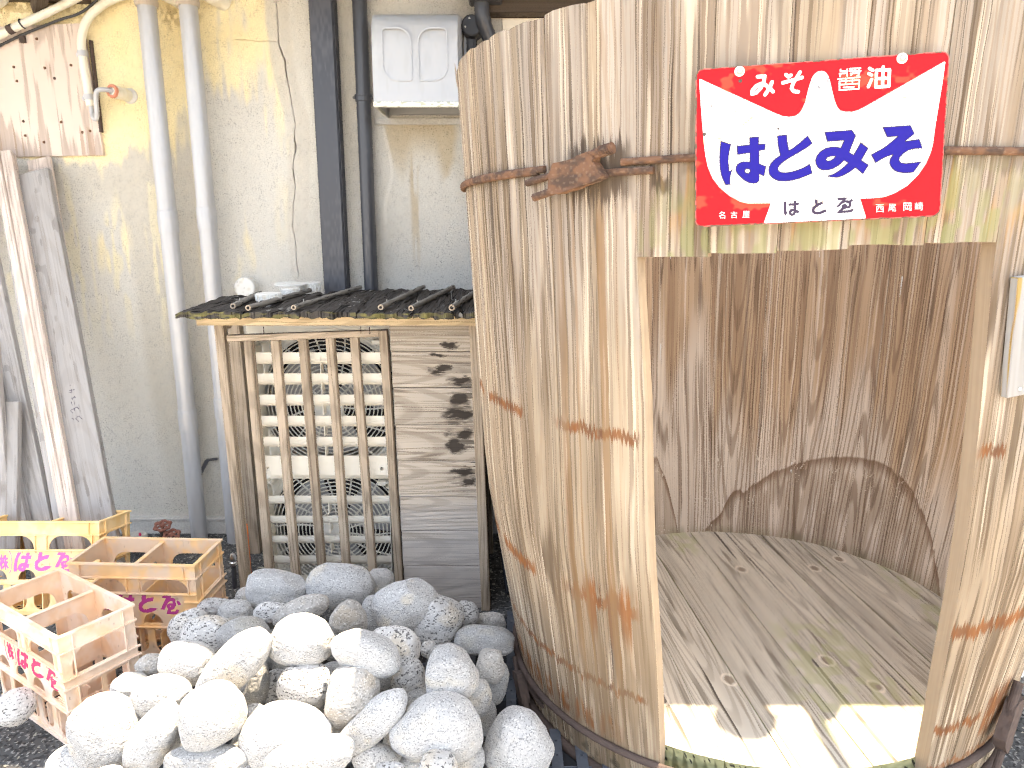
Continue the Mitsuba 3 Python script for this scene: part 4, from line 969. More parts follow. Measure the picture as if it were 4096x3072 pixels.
bottle_crate('dusty tan crate with magenta lettering behind the pile of stones', [*(Nc - .48 * Xc), 0], Xc, 'crate_tan', 'print_magenta', True, L=.48, W=.225, txt_box=(.165, .25, .188, .076))
bottle_crate('clean yellow crate with violet lettering holding the leaning planks', [-2.185, 2.67, .045], (1, 0), 'crate_yellow', 'print_violet', True, tilt=.20, L=.48, W=.235, txt_box=(.125, .25, .180, .080))

SIGN = {"bird":"-2294,1355 -824,603 -668,535 -552,515 -437,528 -362,574 -313,647 -265,758 -209,1006 -168,1154 -140,1227 -92,1294 -30,1327 33,1332 96,1310 148,1252 189,1155 233,977 291,772 345,643 398,577 500,543 626,537 750,567 848,611 2279,1358 2260,1062 2205,549 2166,178 2142,-147 2108,-322 2032,-521 1907,-718 1717,-914 1498,-1045 1300,-1113 1123,-1125 844,-1130 974,-1511 -1001,-1520 -869,-1131 -1313,-1117 -1473,-1070 -1687,-939 -1876,-770 -2011,-590 -2106,-373 -2161,-133 -2197,158 -2231,524 -2260,887","big":[[["-1861,141 -1832,122 -1759,97 -1658,58 -1681,-32 -1699,-136 -1707,-251 -1690,-455 -1661,-446 -1621,-415 -1646,-486 -1664,-572 -1673,-659 -1659,-726 -1760,-727 -1810,-632 -1850,-524 -1875,-396 -1886,-260 -1886,-126 -1875,27"],["-1309,173 -1124,174 -1122,31 -991,33 -1005,-88 -1112,-102 -1105,-347 -973,-402 -1007,-599 -1099,-552 -1097,-650 -1116,-698 -1154,-723 -1212,-731 -1299,-712 -1387,-664 -1465,-592 -1534,-521 -1569,-451 -1565,-394 -1537,-337 -1479,-297 -1412,-285 -1296,-298 -1299,-130 -1539,-153 -1546,23 -1306,30","-1352,-434 -1293,-452 -1288,-491 -1321,-521 -1370,-501 -1385,-461"]],[["-775,174 -591,180 -579,66 -562,-20 -541,-116 -480,-86 -351,6 -250,94 -195,140 -96,-14 -207,-97 -346,-174 -495,-252 -607,-317 -682,-370 -728,-425 -742,-477 -717,-516 -659,-537 -554,-542 -412,-518 -262,-469 -136,-400 -81,-589 -210,-639 -351,-685 -483,-711 -626,-718 -751,-697 -848,-644 -907,-574 -928,-496 -920,-419 -888,-349 -818,-276 -710,-206 -741,-95 -766,39"]],[["119,188 632,197 712,88 603,-222 681,-273 738,-168 803,-44 956,-168 835,-387 975,-484 874,-659 727,-527 623,-604 503,-665 392,-696 300,-689 186,-656 318,-619 438,-548 527,-475 580,-423 508,-379 424,-459 314,-520 213,-546 100,-540 16,-489 -30,-403 -37,-330 -12,-249 57,-170 157,-114 269,-98 361,-106 437,-125 486,5 176,0","170,-337 194,-302 255,-283 337,-287 307,-324 247,-356 196,-362"]],[["1197,213 1709,220 1795,54 1633,-73 1884,-47 1956,-228 1800,-229 1692,-253 1606,-310 1544,-377 1537,-428 1574,-471 1644,-490 1764,-486 1882,-478 1949,-469 1808,-675 1654,-678 1533,-658 1451,-618 1382,-542 1354,-469 1360,-398 1407,-319 1318,-342 1210,-389 1097,-458 1005,-291 1103,-240 1230,-178 1356,-82 1480,22 1286,21"]]],"small":[[["-615,-1110 -570,-1112 -569,-1236 -561,-1312 -534,-1302 -557,-1357 -580,-1395 -601,-1355 -610,-1317"],["-426,-1106 -376,-1106 -375,-1149 -325,-1150 -326,-1191 -376,-1195 -375,-1275 -307,-1316 -339,-1356 -379,-1335 -393,-1372 -422,-1394 -459,-1398 -497,-1379 -515,-1340 -510,-1295 -485,-1266 -455,-1259 -424,-1258 -426,-1198 -524,-1195 -523,-1150 -425,-1149","-467,-1328 -450,-1306 -426,-1305 -427,-1337 -442,-1352 -460,-1350"]],[["-23,-1098 30,-1095 34,-1171 79,-1161 129,-1142 133,-1189 74,-1214 16,-1253 -16,-1285 -20,-1315 -3,-1334 34,-1342 85,-1338 136,-1318 186,-1294 210,-1344 138,-1375 79,-1391 21,-1394 -31,-1378 -65,-1343 -74,-1297 -64,-1260 -43,-1227 -7,-1203"]],[["407,-1089 601,-1084 560,-1139 603,-1143 640,-1150 675,-1121 715,-1152 666,-1180 681,-1214 679,-1251 656,-1283 617,-1300 566,-1305 537,-1315 518,-1336 654,-1335 668,-1319 730,-1316 706,-1360 656,-1380 398,-1387 500,-1279 498,-1242 519,-1217 555,-1209 585,-1224 601,-1258 622,-1255 632,-1226 617,-1199 576,-1185 525,-1190 490,-1212 448,-1262 390,-1263 509,-1132 425,-1131"]]],"white":[[21,["-1168,1305 -1036,1309 -1053,1186 -1111,1086 -1189,1012 -1269,991 -1263,1057 -1198,1131 -1106,1170 -1012,1138 -932,1074 -871,1011","-894,1188 -926,1106 -977,1024 -1022,962"]],[20,["-633,1307 -586,1265 -541,1291","-689,1161 -499,1200 -330,1234","-372,1334 -441,1222 -498,1135 -522,1046 -481,991 -395,973"]],[11,["380,1332 382,1300 510,1300","503,1330 508,1202","364,1257 506,1257","383,1255 379,1204","548,1334 746,1332","549,1289 755,1283","599,1330 588,1292","650,1329 659,1287","727,1331 710,1284","570,1245 731,1244","626,1290 578,1210","716,1283 720,1200 688,1200","342,1159 747,1166","369,1115 736,1116 730,956 375,954 369,1115","490,1156 486,1081","606,1157 609,1076","378,1053 726,1050","451,998 638,998"]],[18,["913,1314 972,1276","904,1222 957,1190","960,1111 906,982","1043,1271 1278,1267 1282,966 1043,964 1043,1271","1161,1326 1164,971","1043,1118 1282,1114"]]],"eyes":["-177,1162 -169,1163 -160,1162 -152,1158 -146,1152 -141,1145 -138,1137 -138,1129 -140,1121 -145,1114 -151,1110 -158,1107 -167,1106 -175,1109","184,1123 175,1120 165,1120 156,1123 148,1129 142,1138 139,1147 139,1157 143,1165 149,1172 157,1176 167,1177 176,1174 185,1169"],"beak":["-31,1055 -17,1032 0,1008 22,1025 36,1060","-22,1049 0,1021"],"towns":[["名",[-1886,-1388],[-1736,-1395],[-1887,-1237]],["古",[-1650,-1391],[-1511,-1397],[-1652,-1251]],["屋",[-1420,-1396],[-1271,-1403],[-1423,-1246]],["西",[1146,-1404],[1303,-1411],[1138,-1241]],["尾",[1376,-1399],[1528,-1406],[1369,-1242]],["岡",[1662,-1402],[1823,-1409],[1653,-1234]],["崎",[1875,-1401],[2036,-1409],[1866,-1234]]],"screws":[[-1514,1430],[1499,1457]],"holes":[[-1499,1250,14],[-2185,282,13],[-2044,814,6],[-753,305,8],[-1576,677,3]],"smears":["-1212,615 -1185,588 -1390,421 -1597,265 -1637,281 -1443,437","-1886,244 -1833,214 -1872,152 -1925,181","1558,764 1621,735 1563,677 1524,704","1098,15 1186,10 1150,-18","-773,267 -734,265 -742,176 -763,177","-2208,237 -2161,255 -2165,143 -2191,79"]}

# ================================================================ the tub
tub = thing('wooden_tub', 'huge weathered wooden brewing tub with a doorway cut in its side and rusty iron hoops', 'tub')
WT = .044
JL = lambda z: np.interp(z, [.0, .19, .5, .88, 1.19, 1.54], [-33.6, -33.6, -33.7, -34.4, -34.9, -36.3])
JR = lambda z: np.interp(z, [.0, .30, .43, .75, 1.18, 1.55], [18.6, 16.6, 15.4, 13.0, 11.0, 8.8])
ZF = .177
def stave(t0, t1, z0, z1, kid, topjag=0.0, botjag=0.0, z_in0=None, off=0.0):
    """t0, t1: angles or functions of z; a slightly rounded plank with a small groove along each joint"""
    g0 = t0 if callable(t0) else (lambda z: np.full_like(np.asarray(z, float), t0))
    g1 = t1 if callable(t1) else (lambda z: np.full_like(np.asarray(z, float), t1))
    zs = np.linspace(z0, z1, 15) if z1 - z0 > .7 else np.linspace(z0, z1, 6)
    S = np.array([0, .035, .25, .5, .75, .965, 1.0]); D = np.array([-.0022, -.0004, .0004, .0008, .0004, -.0004, -.0022])
    nz, ns = len(zs), len(S)
    Z = np.repeat(zs[:, None], ns, 1)
    if topjag:
        e = np.array([meshkit.noise(np.array([[(float(g0(z1)) + s * (float(g1(z1)) - float(g0(z1)))) * .11, 1.0, .5]]))[0] + .45 * meshkit.noise(np.array([[(float(g0(z1)) + s * (float(g1(z1)) - float(g0(z1)))) * .5, 3.0, .5]]))[0] for s in S]) - .72
        Z[-1] += topjag * e - .003 * np.abs(S - .5) ** 3 * 8
        Z[-2] += .3 * topjag * e
    if botjag:
        Z[0] += botjag * (np.array([meshkit.noise(np.array([[kid * 2.3 + s * 4, 7.0, .5]]))[0] for s in S]) - .5)
    TH = g0(Z) + (g1(Z) - g0(Z)) * S
    wob = .0025 * (meshkit.noise(np.stack([TH * .35, Z * 2.2, Z * 0 + kid], -1)) - .5)
    out = tubP(TH, Z, D[None, :] + wob + off)
    inn = tubP(TH, Z, -WT - D[None, :] * .6 + .5 * wob)
    mid = (g0(Z[:, :1]) + g1(Z[:, :1])) / 2
    U = np.radians(TH - mid) * tubR(TH, Z)
    V, F, UV = [], [], []
    def block(P, u, v, flip):
        a, b = P.shape[:2]
        I = np.arange(a * b).reshape(a, b) + sum(len(q) for q in V)
        q = np.stack([I[:-1, :-1], I[:-1, 1:], I[1:, 1:], I[1:, :-1]], -1).reshape(-1, 4)
        V.append(P.reshape(-1, 3)); UV.append(np.stack([u.ravel() + 10 * kid, v.ravel()], 1)); F.append(q[:, ::-1] if flip else q)
    block(out, U, Z + 2, False)
    block(inn, U, Z + 102, True)
    for c, fl in ((0, True), (-1, False)):
        P = np.stack([out[:, c], inn[:, c]], 1)
        block(P, np.stack([Z[:, c] * 0, Z[:, c] * 0 + WT], 1), np.stack([Z[:, c], Z[:, c]], 1) - 102, fl)
    for r, fl in ((0, True), (-1, False)):
        P = np.stack([out[r], inn[r]], 0)
        block(P, np.stack([U[r], U[r]], 0), np.stack([Z[r] * 0, Z[r] * 0 + WT], 0) - 102, fl)
    return np.vstack(V), np.vstack(F), np.vstack(UV)
RIM = 2.085
left = [-165, -157, -148, -139.5, -131, -122, -113, -104, -95, -87, -79.5, -73, -67.1, -62.0, -57.0, -49.7, -43.1]
right = [24, 33, 41.5, 50, 59, 68, 77, 86, 95, 104, 112.5, 120.5, 130, 139.3, 149.8, 160.5, 174.7, 195]
kid = 3
gap = .035
for a, b in zip(left[:-1], left[1:]):
    kid += 1
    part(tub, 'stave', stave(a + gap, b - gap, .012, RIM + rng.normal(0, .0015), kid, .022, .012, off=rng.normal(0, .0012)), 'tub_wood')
kid += 1
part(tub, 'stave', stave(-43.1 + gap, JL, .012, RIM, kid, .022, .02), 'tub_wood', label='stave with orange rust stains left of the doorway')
# over the door
dj = [(-36.3, -27.05, 1.536, 1.542), (-27.05, -18.85, 1.545, 1.548), (-18.85, -10.45, 1.549, 1.554), (-10.45, -1.2, 1.559, 1.563), (-1.2, 8.8, 1.563, 1.567)]
kid += 1
for a, b, z0, z1 in dj:
    kid += 1
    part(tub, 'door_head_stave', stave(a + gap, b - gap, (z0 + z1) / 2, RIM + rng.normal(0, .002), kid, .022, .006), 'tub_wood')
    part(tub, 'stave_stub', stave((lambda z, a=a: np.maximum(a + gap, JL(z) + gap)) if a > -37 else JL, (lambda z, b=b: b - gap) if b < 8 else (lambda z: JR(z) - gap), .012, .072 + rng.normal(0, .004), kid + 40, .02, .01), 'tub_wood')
kid += 1
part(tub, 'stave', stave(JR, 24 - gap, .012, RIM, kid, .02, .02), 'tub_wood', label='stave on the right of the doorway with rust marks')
for a, b in zip(right[:-1], right[1:]):
    kid += 1
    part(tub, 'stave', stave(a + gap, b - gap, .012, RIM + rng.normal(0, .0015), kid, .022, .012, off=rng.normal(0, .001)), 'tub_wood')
# floor of thick planks, cut to the round
ths = np.linspace(-180, 180, 181)[:-1]
ringP = tubP(ths, np.full(180, ZF), -.0415)[:, :2]
disc = Polygon(ringP)
ang = math.atan2(.09, -1.2)
d2 = np.array([.080, -.9968]); nrm = np.array([.9968, .080])
o2 = np.array([.697, 2.40])
cuts = [-.70, -.50, -.345, -.17, .0, .225, .385, .545, .69, .86, 1.1]
for i in range(len(cuts) - 1):
    a, b = cuts[i] + .0012, cuts[i + 1] - .0012
    strip = Polygon([o2 + nrm * a - d2 * 2, o2 + nrm * a + d2 * 2, o2 + nrm * b + d2 * 2, o2 + nrm * b - d2 * 2])
    pg = disc.intersection(strip)
    if pg.area < 1e-4: continue
    mm = trimesh.creation.extrude_polygon(pg, .085, engine='earcut')
    mm.apply_translation([0, 0, ZF - .085 + .0012 * (i % 3 - 1)])
    tri = mm.triangles.reshape(-1, 3)
    rel = tri[:, :2] - o2
    part(tub, 'floor_plank', (tri, np.arange(len(tri)).reshape(-1, 3), np.stack([rel @ nrm - (a + b) / 2 + 10 * (i + 1), rel @ d2 + 4], 1)), 'floor_wood')
# iron hoops
def hoop(z, r, off, name, m, th=None, lab=None, n=150):
    t = np.linspace(-180, 180, n) if th is None else np.linspace(*th, n)
    return part(tub, name, tube(tubP(t, np.full(n, z), off), r, 10, caps=th is not None), m, smooth=50, label=lab)
hoop(1.745, .0085, .0075, 'hoop', 'rust', (-38, 310), 'upper rusty iron hoop')
hoop(1.740, .0085, .0075, 'hoop', 'rust', (-88, -51.3), n=30)
tt = np.linspace(-40.8, -33.7, 8); part(tub, 'hoop_end', tube(tubP(tt, 1.724 - .000 * tt, .012), .0085, 10), 'rust', smooth=50)
tt = np.linspace(-53.4, -46.5, 8); part(tub, 'hoop_end', tube(tubP(tt, np.linspace(1.716, 1.733, 8), .012), .0085, 10), 'rust', smooth=50)
hoop(.134, .0105, .009, 'hoop', 'dark_rust', None, 'lower dark iron hoop')
hoop(.020, .016, .012, 'hoop', 'dark_rust', (-180, 120))
hoop(.085, .008, .006, 'hoop', 'dark_rust', (-95, -64), n=20)
def coupling(thc, zc, tilt, s, m, label):
    c = tubP(np.array(thc), np.array(zc), .022)
    a = math.radians(thc)
    tx = TX * math.cos(a) + TY * math.sin(a); nx = TX * math.sin(a) - TY * math.cos(a)
    u = tx * math.cos(tilt) + TA * math.sin(tilt); v = TA * math.cos(tilt) - tx * math.sin(tilt)
    M = mat4(u, v, np.cross(u, v), c)
    pg = Polygon([(-.085, -.030), (-.055, -.040), (.055, -.034), (.083, -.030), (.060, .010), (.066, .018), (.045, .034), (-.015, .032), (-.058, .034), (-.074, .010)])
    body = trimesh.creation.extrude_polygon(affinity.scale(pg, s, s, origin=(0, 0)).buffer(-.004).buffer(.004), .030, engine='earcut')
    body = body.subdivide_to_size(.012)
    body.vertices[:, 2] -= .006
    body.vertices += .004 * (np.stack([meshkit.noise(body.vertices * 60 + k * 9) for k in range(3)], 1) - .5)
    body.apply_transform(M)
    k = part(tub, 'hoop_coupling', body, m, smooth=40, label=label)
    part(k, 'bolt', tube([M[:3, :3] @ q + c for q in ((.03 * s, .026 * s, .010), (.112 * s, .030 * s, .010))], .0125 * s, 12), m)
    part(k, 'bolt', tube([M[:3, :3] @ q + c for q in ((-.145 * s, -.028 * s, .008), (-.06 * s, -.026 * s, .010))], .010 * s, 12), m)
    for i in range(6):
        part(k, 'thread', tube([M[:3, :3] @ q + c for q in ((.078 * s + .006 * i * s, .0285 * s, .010), (.0805 * s + .006 * i * s, .0287 * s, .010))], .0140 * s, 12), m)
coupling(-43.6, 1.728, .17, .95, 'rust', 'rusty coupling that joins the ends of the upper hoop')
coupling(37.5, .235, 1.0, 1.0, 'dark_rust', 'rusty coupling low on the right side')
coupling(-72, .075, -.9, .75, 'dark_rust', 'dark coupling of the lower hoop beside the stones')
# splinters standing at the left of the rim
for a, z in ((-81, 2.075), (-80.2, 2.06)):
    p0 = tubP(np.array(a), np.array(z), .0); part(tub, 'splinter', tube([p0 - [0, 0, .03], p0 + [-.006, 0, .022]], [.003, .001], 5), 'pale_wood')
# pale drips and specks of old paint inside
for a, z, h_, w in ((-170.7, 1.515, .07, .006), (147.5, 1.515, .06, .004), (126.9, 1.368, .085, .006), (-167.9, 1.056, .075, .006), (-170.5, .80, .035, .003), (-168.0, .775, .03, .003), (139, .76, .06, .0035), (150, .535, .012, .008), (150, .50, .012, .007)):
    ts = np.linspace(0, 1, 5); P = tubP(np.full(5, a), z - h_ / 2 + h_ * ts, -WT - .0012)
    aa = math.radians(a); tx = TX * math.cos(aa) + TY * math.sin(aa)
    ww = w * np.array([.35, .5, .7, .9, 1.0])
    V = np.vstack([P - tx * ww[:, None] / 2, P + tx * ww[:, None] / 2]); i = np.arange(4)
    part(tub, 'paint_drip', (V, np.stack([i, i + 1, i + 6, i + 5], 1)), 'enamel_white')

# ---------------------------------------------------------------- enamel sign
sg = thing('enamel_sign', 'red and white enamel signboard with a white pigeon and blue Japanese lettering over the doorway', 'sign')
SC, SU, SV = np.array([.604, 1.4732, 1.7701]), np.array([.9914, -.1237, .0436]), np.array([-.0381, .0467, .9982])
SN = np.cross(SU, SV)
SM = lambda z: mat4(SU, SV, SN, SC + SN * z)
def pg(s): return [tuple(float(q) * 1e-4 for q in w.split(',')) for w in s.split()]
board = sbox(-.235 + .014, -.1532 + .014, .235 - .014, .1532 - .014).buffer(.014, 8)
part(sg, 'rusty_rim', extrude(board, .006, SM(-.006)), 'sign_edge')
jag = [(x + rng.normal(0, .0005), y + rng.normal(0, .0005)) for x, y in [board.buffer(-.0022).exterior.interpolate(t, normalized=True).coords[0] for t in np.linspace(0, 1, 420)[:-1]]]
part(sg, 'red_field', extrude(Polygon(jag).buffer(0), .0008, SM(.0)), 'enamel_red')
bird = Polygon(pg(SIGN['bird'])).buffer(-.002).buffer(.002)
part(sg, 'white_pigeon', extrude(bird, .0005, SM(.0008)), 'enamel_white', label='white spread winged pigeon shape')
for glyph in SIGN['big']:
    g_ = unary_union([Polygon(pg(r[0]), [pg(q) for q in r[1:]]).buffer(0) for r in glyph])
    k = part(sg, 'blue_letter', extrude(g_, .0004, SM(.0013)), 'enamel_dark')
    part(k, 'blue_fill', extrude(g_.buffer(-.0013), .0003, SM(.0017)), 'enamel_blue')
for glyph in SIGN['small']:
    g_ = unary_union([Polygon(pg(r[0]), [pg(q) for q in r[1:]]).buffer(0) for r in glyph])
    part(sg, 'dark_letter', extrude(g_, .0004, SM(.0013)), 'enamel_dark')
for w, strokes in SIGN['white']:
    g_ = unary_union([LineString(pg(s)).buffer((w if w != 11 else 8.5) * 1.02e-4 * 1.72, 6) for s in strokes])
    part(sg, 'white_letter', extrude(g_, .0004, SM(.0008)), 'enamel_white')
for s in SIGN['eyes']: part(sg, 'pigeon_eye', extrude(LineString(pg(s)).buffer(.0005), .0003, SM(.0013)), 'enamel_dark')
part(sg, 'pigeon_beak', extrude(unary_union([LineString(pg(s)).buffer(.0005) for s in SIGN['beak']]), .0003, SM(.0013)), 'enamel_dark')
for ch, o, a, b in SIGN['towns']:
    o, a, b = (np.array(q) * 1e-4 for q in (o, a, b))
    ex, ey = (a - o) / 100, (b - o) / 100
    g_ = affinity.affine_transform(kanji(ch), [ex[0], ey[0], ex[1], ey[1], o[0], o[1]])
    part(sg, 'town_letter', extrude(g_.buffer(-.0001), .0004, SM(.0008)), 'enamel_white')
for x, y in SIGN['screws']:
    k = part(sg, 'screw', lathe([(0, .006), (.004, .0055), (.0062, .003), (.0064, .0008)], SC + SU * x * 1e-4 + SV * y * 1e-4, SN, 16), 'screw', smooth=30)
    part(k, 'washer', lathe([(0, .0022), (.0098, .0022), (.0102, .0008)], SC + SU * x * 1e-4 + SV * y * 1e-4, SN, 20), 'white_plastic')
for x, y, r in SIGN['holes']:
    part(sg, 'chip', extrude(Point(x * 1e-4, y * 1e-4).buffer(r * 1.05e-4 * 2.4), .0003, SM(.0014)), 'dark_rust')
for s in SIGN['smears']:
    part(sg, 'rust_smear', extrude(Polygon(pg(s)).buffer(0), .0001, SM(.00135)), 'sign_smear')
# spacer blocks that hold it off the staves
for x in (-.16, .16):
    for y in (-.09, .1):
        q = boxm(x - .012, x + .012, y - .012, y + .012, -.036, -.006); q.apply_transform(SM(0)); part(sg, 'spacer', q, 'dark_wood')

# ---------------------------------------------------------------- bleached board at the right edge
nb = thing('small_board', 'bleached white painted board nailed to the tub at the right edge', 'board')
A_, B_ = tubP(np.array(13.9), np.array(1.235), .012), tubP(np.array(11.6), np.array(1.500), .012)
a15 = math.radians(14.5); nout = TX * math.sin(a15) - TY * math.cos(a15); tx = TX * math.cos(a15) + TY * math.sin(a15)
part(nb, 'board', plank(A_ + tx * .075, B_ + tx * .085, .17, .02, nout), 'board_paint')
for q, l in ((.04, .12), (.97, .06)):
    c = A_ + (B_ - A_) * q + nout * .0115 + tx * .022
    part(nb, 'nail_head', lathe([(0, .002), (.004, .0012), (.0045, 0)], c, nout, 10), 'white_plastic')

# ---------------------------------------------------------------- black drain gratings under the stones
def grate(x0, x1, y0, y1, label):
    k = thing('drain_grating', label, 'grating')
    part(k, 'tray', boxm(x0, x1, y0, y1, .002, .006, .001), 'black_plastic')
    for x in np.arange(x0 + .02, x1 - .01, .075):
        b = sbox(0, 0, y1 - y0 - .02, .034).difference(unary_union([Point(q, .017).buffer(.004, 6) for q in np.arange(.03, y1 - y0 - .03, .062)]))
        part(k, 'bar', extrude(b, .010, mat4([0, 1, 0], [1, 0, 0], [0, 0, -1], [x, y0 + .01, .040])), 'grate_bar')
    for y in np.arange(y0 + .04, y1, .10):
        part(k, 'cross_bar', boxm(x0 + .005, x1 - .005, y - .002, y + .002, .018, .029, .001), 'grate_bar')
grate(-.34, .05, 2.02, 2.72, 'black drain grating in the gap between the stones and the tub')
grate(-.05, .42, 1.40, 2.0, 'black drain grating in front, under the big white boulder')
single('black_hose', 'thin black hose hanging in the dark gap behind the tub', 'hose', tube(arcpts([(-.065, 2.95, .62), (-.06, 2.95, .45), (-.05, 2.94, .28), (-.03, 2.92, .1), (-.02, 2.9, .02)]), .010, 10), 'black_plastic', smooth=40)
part(sh, 'side_panel', boxm(-.130, -.118, 2.86, 3.50, .0, 1.26), 'dark_wood')
single('white_pipe', 'white plastic pipe end seen right of the tub', 'pipe', tube([(1.80, 2.42, .02), (1.76, 2.20, .10)], .02, 14), 'white_plastic', smooth=40)
